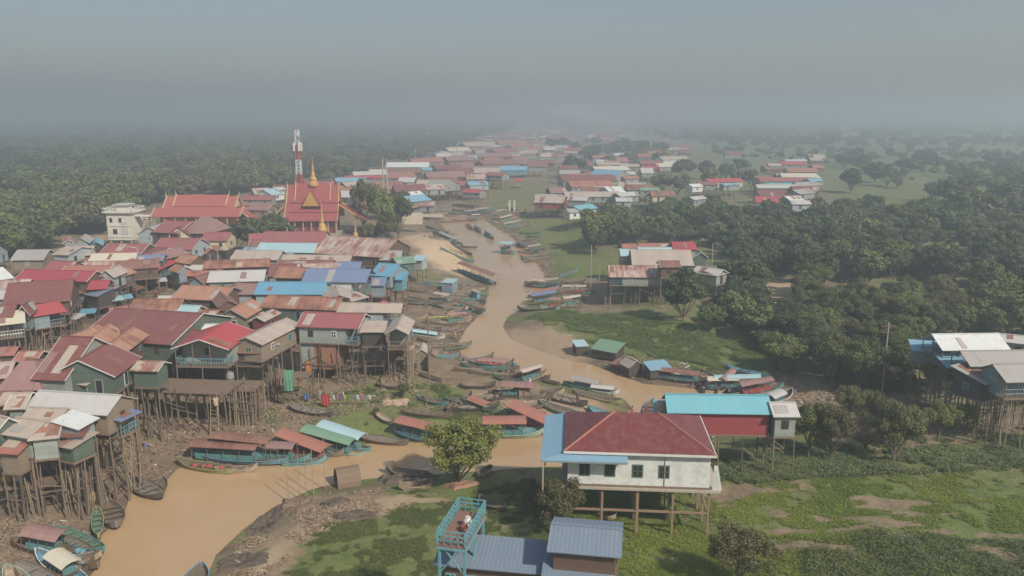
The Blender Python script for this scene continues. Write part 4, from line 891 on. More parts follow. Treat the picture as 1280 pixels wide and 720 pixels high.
# main temple with stacked steep roofs and a spire
a, b, m, W, rz_ = metric((358,294),(423,294), 0); n = Vector((-math.sin(rz_), math.cos(rz_), 0)); c = m+n*5
tp = empty('temple', (c.x, c.y, gz(c.x, c.y)), rz_); tp.scale = (1,1,.80); tag(tp, 'tall temple with steep dark red tiers, gold gable and golden spire', 'temple')
hw = W/2
tiered(tp, [(hw, 6.3, 5.6, 5.0, 8.2), (hw, 4.8, 8.5, 3.2, 11.3), (hw*.98, 3.0, 11.6, .06, 17.6), (hw*.66, 2.8, 12.2, .05, 18.2)], TR, GOLD)
MB().box(-hw*.86, hw*.86, -4.4, 4.4, .9, 9.2).build('wall', wm('red'), tp)
MB().box(-hw*1.05, hw*1.05, -6.6, 6.6, -1.5, .9).build('base', CONC, tp)
MB().box(-hw*1.02, hw*1.02, -5.9, -5.6, 5.2, 5.5).build('white_beam', TRIM, tp)
for i in range(7): child('column', UPOST['c'], tp, (-hw*.95+hw*1.9*i/6, -5.7, .5), (0,0,0), (.2,.2,5.0))
g_ = MB()
for sx in (-1, 1): g_.add([(sx*hw*.96,-2.9,11.5),(sx*hw*.96,2.9,11.5),(sx*hw*.96,0,17.4),(sx*hw*.96-sx*.3,-2.9,11.5),(sx*hw*.96-sx*.3,2.9,11.5),(sx*hw*.96-sx*.3,0,17.4)], [(0,1,2),(5,4,3),(0,3,4,1),(1,4,5,2),(2,5,3,0)])
g_.build('gable_wall', GOLD, tp)
# front gable in gold
fg = MB(); x_ = 2.4
fg.add([(-x_,-5.2,10.6),(x_,-5.2,10.6),(0,-5.2,16.2),(-x_,-4.9,10.6),(x_,-4.9,10.6),(0,-4.9,16.2)], [(0,1,2),(5,4,3),(0,3,4,1),(1,4,5,2),(2,5,3,0)])
fgo = fg.build('front_gable', GOLD, tp)
fr = MB()
fr.slab([(-x_-.3,-5.3,10.4),(0,-5.3,16.5),(0,-1,16.5),(-x_-.3,-1,10.4)][::-1], .15); fr.slab([(x_+.3,-5.3,10.4),(0,-5.3,16.5),(0,-1,16.5),(x_+.3,-1,10.4)], .15); fr.build('front_gable_roof', TR, tp)
MB().lathe([(1.5,17.2),(1.5,18.2),(1.0,18.8),(1.05,19.8),(.65,20.6),(.6,21.4),(.35,22.4),(.28,23.8),(.14,25.0),(.09,27.2),(.03,28.2)], 12).build('spire', GOLD, tp)
for sx, kx in ((1, 1), (-1, .75)):
    r = MB(); x0, x1 = sx*hw, sx*(hw+7.5*kx)
    q = [(x1,-4.5,4.8),(x1,4.5,4.8),(x0,2.6,10.6),(x0,-2.6,10.6)]
    r.slab(q if sx < 0 else q[::-1], .15); ro = r.build('porch_roof', TR, tp)
    MB().bar((x1,-4.5,4.95),(x0,-2.6,10.8),.25,5).bar((x1,4.5,4.95),(x0,2.6,10.8),.25,5).build('gold_edge', GOLD, ro)
# golden stupas
for (px, py, hgt, lab) in ((404,308,12.5,'large golden stupa in front of the temple'), (445,307,7.5,'small golden stupa beside the dark temple trees')):
    p = on(px, py, 0); k = hgt/12.5
    st2 = empty('stupa', p); tag(st2, lab, 'stupa')
    MB().box(-2.2*k,2.2*k,-2.2*k,2.2*k,-.5,1.2*k).build('base', GOLDP, st2)
    MB().lathe([(2.0*k,1.2*k),(2.0*k,1.9*k),(1.6*k,2.1*k),(1.6*k,2.9*k),(1.25*k,3.2*k),(1.3*k,4.4*k),(.95*k,5.6*k),(.5*k,6.2*k),(.55*k,6.6*k),(.3*k,8.0*k),(.14*k,10.2*k),(.04*k,12.5*k)], 14).build('bell', GOLD, st2)
# white water tower like building
a, b, m, W, rz_ = metric((137,312),(167,312), 0); hw = W/2; n = Vector((-math.sin(rz_), math.cos(rz_), 0)); c = m+n*hw
sc, an = scale_at(m); tw = empty('tower', (c.x, c.y, gz(c.x, c.y)), rz_); tag(tw, 'square white tower with balustraded roof deck at the forest edge', 'tower')
k = 1.0; zt_ = 43/sc+.6
MB().box(-hw,hw,-hw,hw,2.4,zt_).build('wall', WHT, tw); MB().box(-hw*1.22,hw*1.22,-hw*1.22,hw*1.22,zt_,zt_+.3).build('roof_deck', WHT, tw)
MB().box(-hw*.45,hw*.45,-hw*.45,hw*.45,zt_+.3,zt_+1.7).build('top_room', WHT, tw); MB().box(-hw*.62,hw*.62,-hw*.62,hw*.62,zt_+1.7,zt_+1.95).build('top_room_roof', rm('lgrey'), tw)
rb = MB()
for s in (-1, 1):
    rb.box(-hw*1.2,hw*1.2,s*hw*1.18-.06,s*hw*1.18+.06,zt_+1.0,zt_+1.12); rb.box(s*hw*1.18-.06,s*hw*1.18+.06,-hw*1.1,hw*1.1,zt_+1.0,zt_+1.12)
    for i in range(9):
        x = -hw*1.18+hw*2.36*i/8; rb.bar((x,s*hw*1.18,zt_+.3),(x,s*hw*1.18,zt_+1.35),.08,4); rb.bar((s*hw*1.18,x,zt_+.3),(s*hw*1.18,x,zt_+1.35),.08,4)
rb.build('balustrade', WHT, tw)
for sx in (-.85,0,.85):
    for sy in (-.85,.85): child('column', USQ['c'], tw, (sx*hw, sy*hw, -.5), (0,0,0), (.22,.22,2.9))
MB().box(-hw*.55,-hw*.2,-hw-.05,-hw+.02,zt_*.42,zt_*.56).build('window', PANE, tw); MB().box(hw*.15,hw*.7,-hw-.05,-hw+.02,zt_*.42,zt_*.75).build('shutter', rm('lgrey'), tw)
tl_ = MB()
for q in (.34, .64): tl_.box(-hw-.12,hw+.12,-hw-.14,-hw-.01,zt_*q,zt_*q+.18)
tl_.build('ledge', WHT, tw)
for q in (-.75, .0): MB().box(hw*q,hw*q+.7,-hw-.05,-hw+.02,zt_*.74,zt_*.86).build('window', PANE, tw)
MB().box(hw+.01,hw+3.4,-1.2,1.2,zt_-1.1,zt_-.9).build('side_landing', WHT, tw)
sr = MB()
for i in range(12): sr.box(hw+.1+i*.28,hw+.4+i*.28,-1.4,-.2,2.2+(zt_-3.4)*i/11,2.4+(zt_-3.4)*i/11)
sr.build('outside_stairs', WHT, tw)
for y in (-1.1, 1.1): child('landing_post', UPOST['c'], tw, (hw+3.2,y,-.4), (0,0,0), (.14,.14,zt_-.7))
# lattice radio mast
p = on(378, 291, 0); mast = empty('radio_mast', p); tag(mast, 'red and white lattice radio mast rising behind the temple', 'mast')
RED = plain('mast_red', (.42,.10,.09), dirt=.1); WH_ = plain('mast_white', (.68,.68,.68), dirt=.05)
HM = 36-(161-HOR)/F*p.length*1.02-p.z; ns = 7; bw = 1.0
for i in range(ns):
    z0, z1 = HM*i/ns, HM*(i+1)/ns; w0, w1 = bw-(bw-.45)*i/ns, bw-(bw-.45)*(i+1)/ns; sb = MB(); co = [(-1,-1),(1,-1),(1,1),(-1,1)]
    for q in range(4):
        (ax_, ay_), (bx_, by_) = co[q], co[(q+1) % 4]
        sb.bar((ax_*w0,ay_*w0,z0), (ax_*w1,ay_*w1,z1), 0.10, 4)
        for j in range(2):
            t0, t1 = j/2, (j+1)/2; wa, wb_ = w0+(w1-w0)*t0, w0+(w1-w0)*t1; za, zb = z0+(z1-z0)*t0, z0+(z1-z0)*t1
            sb.bar((ax_*wa,ay_*wa,za), (bx_*wb_,by_*wb_,zb), .055, 4); sb.bar((bx_*wa,by_*wa,za), (ax_*wb_,ay_*wb_,zb), .055, 4); sb.bar((ax_*wb_,ay_*wb_,zb), (bx_*wb_,by_*wb_,zb), .08, 4)
    sb.build('mast_section', WH_ if i % 2 == 0 else RED, mast)
for q in range(4): MB().box(-.25,.25,-.1,.1,HM*.80,HM*.88).build('antenna_panel', WH_, mast).location = (1.1*math.cos(q*1.57+.6), 1.1*math.sin(q*1.57+.6), 0)
MB().lathe([(.0,0),(.35,.1),(.55,.35)], 12).build('dish', WH_, mast).location = (1.0, -.8, HM*.93)
MB().bar((0,0,HM-.5),(0,0,HM+2.2),.08,5,.02).build('lightning_rod', RED, mast)
# ------------------------------------------------------------------ poles and street lamps
def pole(px, py, h, r, label, mat='c', lamp=False, name='pole', cross=None):
    p = on(px, py, 0); ro = empty(name, p); tag(ro, label, 'lamp post' if lamp else 'pole')
    child('shaft', UPOST[mat], ro, (0,0,-.3), (0,0,0), (r,r,h+.3))
    if lamp: MB().bar((0,0,h-.1),(-1.1,-.2,h+.15),.05,4).build('lamp_arm', TRIM, ro); MB().box(-1.7,-1.0,-.3,0,h+.08,h+.22).build('lamp_head', CONC, ro)
    if cross:
        for z in cross: MB().box(-.9,.9,-.06,.06,z-.06,z+.06).build('cross_arm', WOODD, ro)
    return ro
pole(177,369,9.0,.13,'white street lamp in the middle of the village street','c',True,'street_lamp')
pole(78,402,6.5,.10,'thin pale pole in front of the maroon roofs left of the street')
pole(148,386,3.6,.10,'short pale pole at the near side of the street')
pole(251,340,6.5,.11,'pale lamp post at the far end of the street','c',True,'street_lamp')
pole(264,343,4.5,.1,'short concrete pole at the far end of the street')
pole(220,352,4.5,.1,'grey pole among the street stalls')
pole(309,306,7,.15,'pale pole left of the temple between the trees')
pole(452,262,11,.16,'pale pole behind the temple trees, left of the twin tall poles')
pole(481,292,22,.22,'left one of the two tall pale poles above the temple trees')
pole(486,292,22,.22,'right one of the two tall pale poles above the temple trees')
pole(520,216,14,.25,'hazy pale pole in the far rows of the left bank')
pole(571,210,14,.25,'hazy pale pole where the far rows bend')
pole(738,372,10.5,.09,'tall thin pale pole on the right bank meadow')
pole(749,370,7,.07,'faint thinner pole on the right bank meadow')
pole(889,345,7,.1,'small grey pole right of the meadow group of houses')
pole(1102,494,9.5,.09,'grey pole standing among the right hand trees',cross=(9.0,8.2))
tp2 = pole(537,505,11,.10,'tall wooden pole with a prop at its foot on the grassy bank','w'); 
for q in (0, 2.1, 4.2): child('prop', UPOST['l'], tp2, (.9*math.cos(q),.9*math.sin(q),-.3), (math.sin(q)*.45,-math.cos(q)*.45,0), (.05,.05,2.2))
pole(400,505,4,.06,'bare bamboo stick standing on the grassy bank','l')
for i, (x_, y_, lab) in enumerate(((361,628,'first'),(375,624,'second'),(383,622,'third'),(392,618,'fourth'),(407,612,'fifth'))):
    pole(x_, y_, 4.2+i*.3, .045, lab+' bare mooring stick from the left by the thatched boat shelter', 'l', name='mooring_stick')
# notice boards by the far river
def board(px, py, w, h, up, mat, label, name='notice_board'):
    p = on(px, py, 0); ro = empty(name, p); tag(ro, label, 'sign board')
    MB().box(-w/2,w/2,-.06,.06,up,up+h).build('board', mat, ro)
    for s in (-1, 1): child('post', UPOST['w'], ro, (s*w*.42,.14,-.3), (0,0,0), (.09,.09,up+h*.8))
board(516,291,6.2,3.6,2.6,plain('board_cream', (.62,.56,.44)),'large cream notice board on posts by the far landing')
board(541,283,7,1.1,3,plain('board_tan', (.55,.48,.4)),'long low pale board right of the cream notice board')
for q, lab in ((637,'left'),(643,'right')): 
    p = on(q, 264, 0); o = MB().box(-.3,.3,-.25,.25,0,4.0).build('white_pillar', WHT); o.location = p; tag(o, lab+' one of two white pillars on the far bank', 'pillar')
# smoke drifting from a fire on the right of the far rows
ms = bpy.data.materials.new('smoke_air'); ms.use_nodes = True; nt = ms.node_tree; nt.nodes.remove(nt.nodes['Principled BSDF']); pv = nt.nodes.new('ShaderNodeVolumePrincipled')
pv.inputs['Color'].default_value = (.85,.85,.83,1); pv.inputs['Density'].default_value = .012; nt.links.new(pv.outputs[0], nt.nodes['Material Output'].inputs['Volume'])
p = on(806, 186, 0); sm2 = MB(); rings = 9; nn = 14
for j in range(rings):
    t = j/(rings-1); cx_, cz_ = -t*t*75-t*14, 1+t*40; rx, rz2 = 4+t*26, 3+t*8
    for i in range(nn):
        q = 2*math.pi*i/nn; k_ = 1+.18*math.sin(3*q+j*1.7)+.1*math.sin(5*q+j); sm2.v.append((cx_+rx*k_*math.cos(q), rx*.7*k_*math.sin(q), cz_+(-rz2 if 0 else 0)+.35*rx*math.cos(q)*k_*.4))
for j in range(rings-1):
    for i in range(nn): sm2.f.append((j*nn+i, j*nn+(i+1) % nn, (j+1)*nn+(i+1) % nn, (j+1)*nn+i)); sm2.m.append(0)
sm2.f.append(tuple(range(nn-1, -1, -1))); sm2.f.append(tuple((rings-1)*nn+i for i in range(nn))); sm2.m += [0, 0]
so_ = sm2.build('smoke', ms); so_.location = p; tag(so_, 'pale smoke drifting up left from a fire in the far village', 'smoke', kind='stuff')
# ------------------------------------------------------------------ boats
BC = dict(dark=(.09,.075,.065), brown=(.17,.125,.09), grey=(.23,.20,.17), turq=(.15,.34,.37), blue=(.14,.30,.40), green=(.13,.23,.16), pgreen=(.33,.45,.36), ygreen=(.31,.33,.14), white=(.62,.62,.6), teal=(.10,.26,.26), red=(.4,.08,.07), yellow=(.5,.4,.1), tan=(.42,.33,.23))
def bmat(k): return plain('boat_'+k, BC[k], rough=.6, dirt=.5, dirtcol=(.14,.11,.09))
def boat(B, S, w, hull, label, can=None, inner='brown', z=None, ch=1.5, cl=(.22,.80), load=None, rise=.9, cabin=None, group='boats along the muddy river', shape=1.0, simple=False):
    """B bow pixel, S stern pixel, w width in metres, can canopy roof colour key"""
    a = Vector((*unp(*B, .4), 0)); b = Vector((*unp(*S, .4), 0)); m = (a+b)/2; Ln = (a-b).length; u = (a-b).normalized()
    g = max(gz(m.x, m.y), gz(a.x, a.y) if z is None else -9, gz(b.x, b.y) if z is None else -9)
    zz = max(-.12, g-.05) if z is None else z
    if zz > .3:     # drawn up on the bank: find its true place for that height
        a = Vector((*unp(*B, zz+.4), 0)); b = Vector((*unp(*S, zz+.4), 0)); m = (a+b)/2; Ln = (a-b).length; u = (a-b).normalized()
    w *= .68 if m.y > 100 else .9; rise *= .62
    root = empty('boat', (m.x, m.y, zz), math.atan2(u.y, u.x)); tag(root, label, 'boat', group)
    za, zb = gz(m.x+u.x*Ln*.4, m.y+u.y*Ln*.4), gz(m.x-u.x*Ln*.4, m.y-u.y*Ln*.4)
    if zz > .3: root.location.z = (za+zb)/2-.02; root.rotation_euler = (0, -math.atan2(za-zb, Ln*.8), root.rotation_euler.z)
    n = 13; hd = .34+w*.08; out = []; inn = []
    for i in range(n):
        t = i/(n-1); x = -Ln/2+Ln*t; k = max(.03, (1-abs(2*t-1)**(2.2*shape))) if True else 1
        wd = w/2*(k**.75)*(1 if t < .5 else 1)+.03; sh = hd+rise*(abs(2*t-1)**3.2)*(1.0 if t > .5 else .45); kl = rise*.75*(abs(2*t-1)**5)*(1 if t > .5 else .4)
        out.append([(x,-wd,sh),(x,-wd*.72,kl+.05),(x,0,kl),(x,wd*.72,kl+.05),(x,wd,sh)])
        inn.append([(x,-wd*.86,sh-.0),(x,-wd*.66,max(kl+.14, sh-.35)),(x,0,max(kl+.14, sh-.35)),(x,wd*.66,max(kl+.14, sh-.35)),(x,wd*.86,sh)])
    hb = MB(); vs = [p for r_ in out for p in r_]; fs = []
    for i in range(n-1):
        for j in range(4): fs.append((i*5+j, (i+1)*5+j, (i+1)*5+j+1, i*5+j+1)[::-1])
    hb.add(vs, fs+[(0,1,2,3,4), tuple((n-1)*5+q for q in (4,3,2,1,0))])
    hb.build('hull', bmat(hull), root)
    ib = MB(); vs = [p for r_ in inn for p in r_]; fs = []
    for i in range(n-1):
        for j in range(4): fs.append((i*5+j, (i+1)*5+j, (i+1)*5+j+1, i*5+j+1))
    b0 = len(ib.v); ib.add(vs, fs)
    ib.build('inside', bmat(inner), root)
    rim = MB()
    for j in (() if simple else (0, 4)):
        for i in range(n-1): rim.bar(Vector(out[i][j])*1, Vector(out[i+1][j])*1, .05, 4)
    if rim.f: rim.build('gunwale', bmat(hull if hull != 'dark' else 'grey'), root)
    if Ln > 5 and not can and not simple:
        for t in (.25, .42, .6, .76):
            x = -Ln/2+Ln*t; MB().box(x-.12,x+.12,-w*.42,w*.42,hd-.08,hd-.03).build('bench', bmat(inner), root)
    if can:
        x0, x1 = -Ln/2+Ln*cl[0], -Ln/2+Ln*cl[1]; cb_ = MB(); k = 5; zt = hd+ch
        prof = [(-w*.56, zt-.22), (-w*.3, zt), (0, zt+.07), (w*.3, zt), (w*.56, zt-.22)]
        for i in range(4):
            (ya, z_a), (yb, z_b) = prof[i], prof[i+1]; cb_.slab([(x0,ya,z_a),(x1,ya,z_a),(x1,yb,z_b),(x0,yb,z_b)], .05)
        cb_.build('canopy', rm(can), root)
        for i in range(k):
            x = x0+.15+(x1-x0-.3)*i/(k-1)
            for s in (-1, 1): child('canopy_post', UPOST['w'], root, (x, s*w*.43, hd-.3), (0,0,0), (.035,.035,ch+.1))
        MB().box(x0+.4, x1-.4, -w*.3, w*.3, hd-.2, hd+.35).build('seats', bmat('teal' if hull != 'teal' else 'red'), root)
    if cabin:
        x0, x1 = -Ln/2+Ln*.15, -Ln/2+Ln*.5; MB().box(x0,x1,-w*.4,w*.4,hd-.1,hd+1.3).build('cabin', bmat(cabin), root); MB().box(x0-.2,x1+.2,-w*.5,w*.5,hd+1.3,hd+1.38).build('cabin_roof', rm('grey'), root)
    if load:
        rs = random.Random(int(Ln*100)); lb = MB()
        for q in range(9):
            x = rs.uniform(-Ln*.25, Ln*.25); y = rs.uniform(-w*.25, w*.25); r = rs.uniform(.18, .35); lb.lathe([(r*.6,0),(r,r*.5),(r*.8,r),(r*.2,r*1.25)], 7, x, y)
        lb.v = [(v[0], v[1], v[2]+hd-.3) for v in lb.v]; lb.build('cargo', bmat(load), root)
    return root
BOATS = [
 # bottom left
 ((204,622),(163,600),2.3,'dark','dark wooden boat with plank deck moored nose out below the tall stilts',dict(inner='grey')),
 ((201,616),(204,596),1.0,'dark','short dark dugout lying beside the nose of the plank decked boat',dict(rise=.4)),
 ((146,660),(135,628),2.2,'grey','broad grey open boat pointing at the camera on the left bank',dict(inner='brown')),
 ((123,673),(121,636),1.0,'ygreen','narrow green boat beside the broad grey open boat',dict(inner='green', rise=.4)),
 ((129,680),(68,658),1.8,'teal','green and teal boat pulled up left of the narrow green boat',dict(inner='green')),
 ((122,704),(74,672),2.4,'brown','brown boat loaded with purple bundles on the lower left bank',dict(load='blue', inner='grey')),
 ((107,718),(44,688),1.7,'white','white boat with a cream canopy at the lower left',dict(can='cream', cl=(.35,.72), ch=1.1, inner='blue')),
 ((88,735),(18,702),2.2,'brown','brown open boat below the white canopied boat',dict(inner='grey')),
 ((34,726),(6,708),1.6,'pgreen','pale green boat at the bottom left corner',dict(inner='tan')),
 ((236,738),(252,706),2.0,'blue','pale blue boat prow rising at the bottom of the river',dict(rise=1.1)),
 # middle fleet on the near bank
 ((240,570),(360,577),2.3,'blue','long turquoise boat under a maroon canopy in the left fleet',dict(can='brn', cl=(.28,.97), ch=1.6)),
 ((222,577),(292,588),1.7,'ygreen','yellow green open boat with red cargo in front of the turquoise boat',dict(load='red', inner='brown')),
 ((322,584),(268,586),1.3,'tan','light brown open boat with grey load behind the yellow green boat',dict(load='grey')),
 ((262,562),(350,566),2.0,'brown','brown boat under a long rusty canopy behind the turquoise boat',dict(can='brn', cl=(.15,.95), ch=2.2)),
 ((388,574),(318,570),1.8,'turq','boat with small red roof and white end beside the maroon canopy',dict(can='mauve', cl=(.2,.75), ch=1.6)),
 ((408,561),(345,548),2.2,'teal','boat under a salmon red canopy at the fleet centre',dict(can='salm', cl=(.05,.98), ch=1.6)),
 ((452,556),(375,545),2.2,'pgreen','pale green boat with a yellow green canopy',dict(can='green', cl=(.05,.85), ch=1.7, inner='tan')),
 ((462,549),(392,537),2.0,'turq','turquoise boat with a pale blue canopy behind the green canopy boat',dict(can='pale', cl=(.1,.85), ch=1.7)),
 ((510,549),(440,541),1.7,'brown','long brown open boat right of the pale blue canopy',dict(inner='grey')),
 ((548,546),(492,536),2.2,'blue','turquoise hulled boat with orange canopy left of the lone tree',dict(can='salm', cl=(.1,.92), ch=1.6)),
 ((680,540),(600,541),2.6,'pgreen','large pale green boat with white and orange canopy in mid river',dict(can='salm', cl=(.04,.72), ch=1.7, inner='turq')),
 ((694,529),(630,512),2.4,'teal','dark hulled boat under a long orange red canopy near mid river',dict(can='salm', cl=(.1,.92), ch=1.7)),
 ((622,510),(577,496),1.6,'green','green boat with a pink cover drawn up on the spit',dict(can='salm', cl=(.25,.75), ch=.7)),
 ((430,566),(385,564),1.2,'grey','small grey boat with poles in front of the green canopy boat',dict(inner='brown')),
 ((408,573),(352,578),1.1,'turq','thin turquoise boat end floating in front of the red roofed boat',dict()),
 # grassy bank and sand spit
 ((417,516),(361,508),1.7,'dark','grey boat stacked with planks on the grassy bank',dict(load='grey', inner='grey')),
 ((565,514),(501,512),1.5,'brown','long brown dugout lying on the grass left of the spit',dict(rise=.5)),
 ((492,522),(469,514),1.3,'grey','small pinkish boat lying on the grass',dict(inner='tan', rise=.4)),
 ((560,498),(522,492),1.4,'teal','dark teal boat on the bank behind the brown dugout',dict(rise=.5)),
 ((503,482),(470,478),1.3,'brown','brown boat at the foot of the low working deck',dict(rise=.4)),
 ((598,500),(556,493),1.2,'green','narrow dark green boat on the spit beside the pink covered boat',dict(rise=.4)),
 ((657,483),(617,472),1.5,'green','dark green boat lying above the thatched boat shelter',dict(rise=.5)),
 ((735,512),(673,500),1.8,'pgreen','pale green open boat on the sand spit',dict(inner='brown')),
 ((785,518),(734,506),2.0,'teal','teal boat with turquoise stripes at the end of the sand spit',dict(inner='turq')),
 ((778,500),(714,491),1.8,'ygreen','yellow green boat drawn up on the far side of the spit',dict(inner='brown')),
 ((757,488),(704,478),1.9,'turq','turquoise boat with a grey canopy beyond the sand spit',dict(can='grey', cl=(.2,.85), ch=1.1)),
 ((774,491),(735,487),1.4,'white','small boat with a pinkish white cover beyond the sand spit',dict(can='lgrey', cl=(.1,.85), ch=.7)),
 ((688,472),(661,467),1.5,'brown','small boat with a dark cabin moored off the spit',dict(cabin='dark')),
 ((662,471),(618,462),1.5,'brown','brown boat moored left of the dark cabined boat',dict()),
 ((646,460),(578,450),2.0,'turq','dark boat with red cover at the bend of the river',dict(inner='red', load='red')),
 ((618,446),(580,452),1.3,'grey','grey boat with pointed nose behind the red covered boat',dict(rise=1.1)),
 ((616,464),(575,457),1.4,'teal','teal open boat in front of the red covered boat',dict()),
 ((700,480),(678,474),1.2,'brown','short brown boat just beyond the spit tip',dict(rise=.4)),
 ((553,478),(524,470),1.2,'grey','grey dugout on the grass near the small hut',dict(rise=.4)),
 ((483,588),(535,593),1.6,'dark','dark boat with raised prow moored left of the lone tree',dict(rise=1.3)),
 ((498,612),(540,603),1.6,'tan','weathered hull skeleton lying on the grass left of the lone tree',dict(inner='brown')),
 ((598,596),(614,584),1.2,'tan','small tan boat behind the lone tree',dict(rise=.4)),
 ((600,622),(632,636),1.6,'dark','dark boat in the shade between tree and white house',dict(rise=.5)),
 ((745,641),(770,644),1.5,'tan','small light hull on the ground under the white house',dict(rise=.3)),
 # left bank of the upper reach
 ((572,440),(545,446),1.4,'turq','turquoise boat nearest the hut on the upper left bank',dict()),
 ((590,431),(556,437),1.5,'green','green boat right of the small hut',dict(load='red')),
 ((577,427),(520,424),1.6,'brown','long brown boat beside the fishing hut',dict(load='grey')),
 ((556,417),(508,416),1.7,'white','boat with pale turquoise cover on the upper left bank',dict(can='pale', cl=(.05,.8), ch=.7)),
 ((580,405),(530,410),1.6,'grey','grey open boat below the yellow canoe',dict()),
 ((571,399),(530,402),1.5,'brown','brown open boat next to the yellow canoe',dict()),
 ((570,391),(534,397),1.3,'ygreen','bright yellow green canoe on the upper left bank',dict(inner='yellow', rise=.5)),
 ((573,385),(531,375),1.1,'tan','thin pale dugout lying across the upper left bank',dict(rise=.3)),
 ((588,390),(570,388),1.0,'red','small red boat at the water near the yellow canoe',dict(rise=.4)),
 ((607,382),(567,375),1.8,'grey','grey boat with raised nose under the narrows',dict(rise=1.1)),
 ((608,375),(588,369),1.5,'turq','short turquoise boat moored at the narrows',dict(cabin='blue')),
 ((597,369),(577,372),1.3,'teal','teal boat on the mud at the narrows',dict()),
 ((610,362),(582,365),1.4,'green','slim green boat at the narrows',dict(rise=.5)),
 ((578,358),(545,363),1.3,'brown','brown boat drawn high up on the mud',dict()),
 ((565,352),(528,354),1.4,'green','dull green boat beside the grey shed on the mud',dict()),
 ((600,352),(570,356),1.4,'brown','brown boat left of the houseboat with white end',dict()),
 ((620,346),(572,337),3.0,'brown','covered houseboat with a white end wall at the narrows',dict(can='brn', cl=(.05,.98), ch=2.2)),
 ((590,311),(562,307),1.6,'dark','dark boat moored below the sandy slope',dict()),
 ((597,309),(577,308),1.2,'brown','small brown boat at the foot of the sandy slope',dict(rise=.4)),
 ((578,303),(540,291),2.2,'dark','long dark boat in the row below the notice board',dict(can='grey', cl=(.3,.8), ch=1.2)),
 ((566,293),(532,283),2.0,'brown','brown boat in the row below the notice board',dict()),
 ((560,288),(536,284),1.6,'dark','dark open boat beside the low pale board',dict()),
 # right bank of the upper reach
 ((644,316),(626,314),4.2,'teal','blue houseboat with a flat roof on the upper reach',dict(can='pale', cl=(.05,.95), ch=2.6, cabin='blue')),
 ((662,326),(651,320),1.8,'dark','small dark boat right of the blue houseboat',dict(inner='grey')),
 ((656,309),(645,304),2.2,'brown','brown houseboat behind the blue houseboat',dict(can='mauve', cl=(.05,.95), ch=2)),
 ((617,298),(606,290),2.2,'dark','dark boat moored on the far right shore',dict(can='grey', cl=(.2,.8), ch=1.4)),
 ((601,290),(594,283),2.0,'dark','farthest dark boat on the right shore',dict(can='grey', cl=(.2,.8), ch=1.4)),
 ((590,286),(584,280),2.0,'grey','tiny grey boat at the head of the river',dict()),
 ((663,351),(706,355),2.6,'brown','brown covered boat at the small right bank landing',dict(can='tan', cl=(.1,.9), ch=1.4)),
 ((658,359),(700,358),1.5,'turq','turquoise open boat at the small right bank landing',dict()),
 ((655,373),(707,372),2.8,'ygreen','boat with blue grey cover and red trim on the right bank',dict(can='slate', cl=(.2,.8), ch=1.6)),
 ((660,366),(706,366),2.0,'brown','boat with faded red canopy behind the blue grey covered boat',dict(can='salm', cl=(.15,.85), ch=1.2)),
 ((647,379),(696,386),2.0,'dark','dark boat with raised nose at the meadow corner',dict(rise=1.2, inner='grey')),
 ((676,385),(706,383),1.5,'pgreen','pale green boat behind the dark raised nose boat',dict()),
 ((722,338),(700,341),1.5,'blue','blue boat lying on the right bank below the trees',dict()),
 # right
 ((806,469),(882,478),2.2,'turq','turquoise boat with brown canopy moored below the green strip',dict(can='brn', cl=(.1,.8), ch=1.2)),
 ((882,477),(942,480),2.2,'blue','blue boat with cream canopy and red stripe behind the turquoise roof',dict(can='cream', cl=(.3,.95), ch=1.3)),
 ((890,474),(968,479),2.0,'turq','boat with long pale canopy next to the cream canopy boat',dict(can='pale', cl=(.2,.95), ch=1.5)),
 ((907,456),(964,467),1.7,'turq','turquoise and white boat lying on the dry bank at right',dict(inner='blue')),
 ((992,488),(960,494),2.0,'white','white boat beside the right end of the long turquoise roof',dict(can='lgrey', cl=(.1,.6), ch=.9)),
 ((812,528),(816,500),2.0,'blue','blue boat behind the dark red cross',dict()),
]
for B_, S_, w_, h_, lab, kw in BOATS: boat(B_, S_, w_, h_, lab, **kw)
rs = random.Random(11)     # crowded hulls too hazy to tell apart
def far_boats(poly, n, label, grp, lo=5, hi=11):
    P = wpoly(poly, 1); xs = [p[0] for p in P]; ys = [p[1] for p in P]; k = 0
    while k < n:
        x, y = rs.uniform(min(xs), max(xs)), rs.uniform(min(ys), max(ys))
        if sdf(np.array([x]), np.array([y]), P)[0] > 0: continue
        z = gz(x, y); a_ = rs.gauss(.25, .5); Ln = rs.uniform(lo, hi)
        d = Vector((math.cos(a_), math.sin(a_))) * Ln/2
        def pix(X, Y, Z):
            dy = Y*CP-(Z-H)*SP; up = Y*SP+(Z-H)*CP; return (640+X/dy*F, 360-up/dy*F)
        boat(pix(x+d.x, y+d.y, .4), pix(x-d.x, y-d.y, .4), rs.uniform(1.4, 2.1), rs.choice(['brown','dark','grey','teal','tan','brown']), label, group=grp, z=max(z, -.1), load=rs.choice([None,'grey','brown']), simple=True, **({'can': rs.choice(['mauve','tan','grey'])} if rs.random() < .2 else {}))
        k += 1
far_boats([(522,262),(560,258),(650,254),(650,268),(560,276),(526,280)], 34, 'weathered boat among the crowded hulls at the head of the river', 'crowded boats at the head of the river')
far_boats([(612,272),(650,270),(680,300),(696,334),(676,326),(648,296)], 15, 'small boat lying on the right hand shore of the upper reach', 'boats on the right hand shore')
far_boats([(515,352),(560,346),(600,352),(600,380),(574,386),(566,440),(520,440),(512,390)], 26, 'weathered boat drawn up on the mud of the upper left bank', 'boats on the upper left mud')
far_boats([(535,284),(560,288),(588,312),(575,318),(545,302)], 8, 'dark boat packed along the shore below the sandy slope', 'boats below the sandy slope', 6, 10)
far_boats([(668,340),(720,336),(728,376),(700,384),(676,366)], 10, 'weathered boat at the small right bank landing', 'boats at the right bank landing', 5, 9)
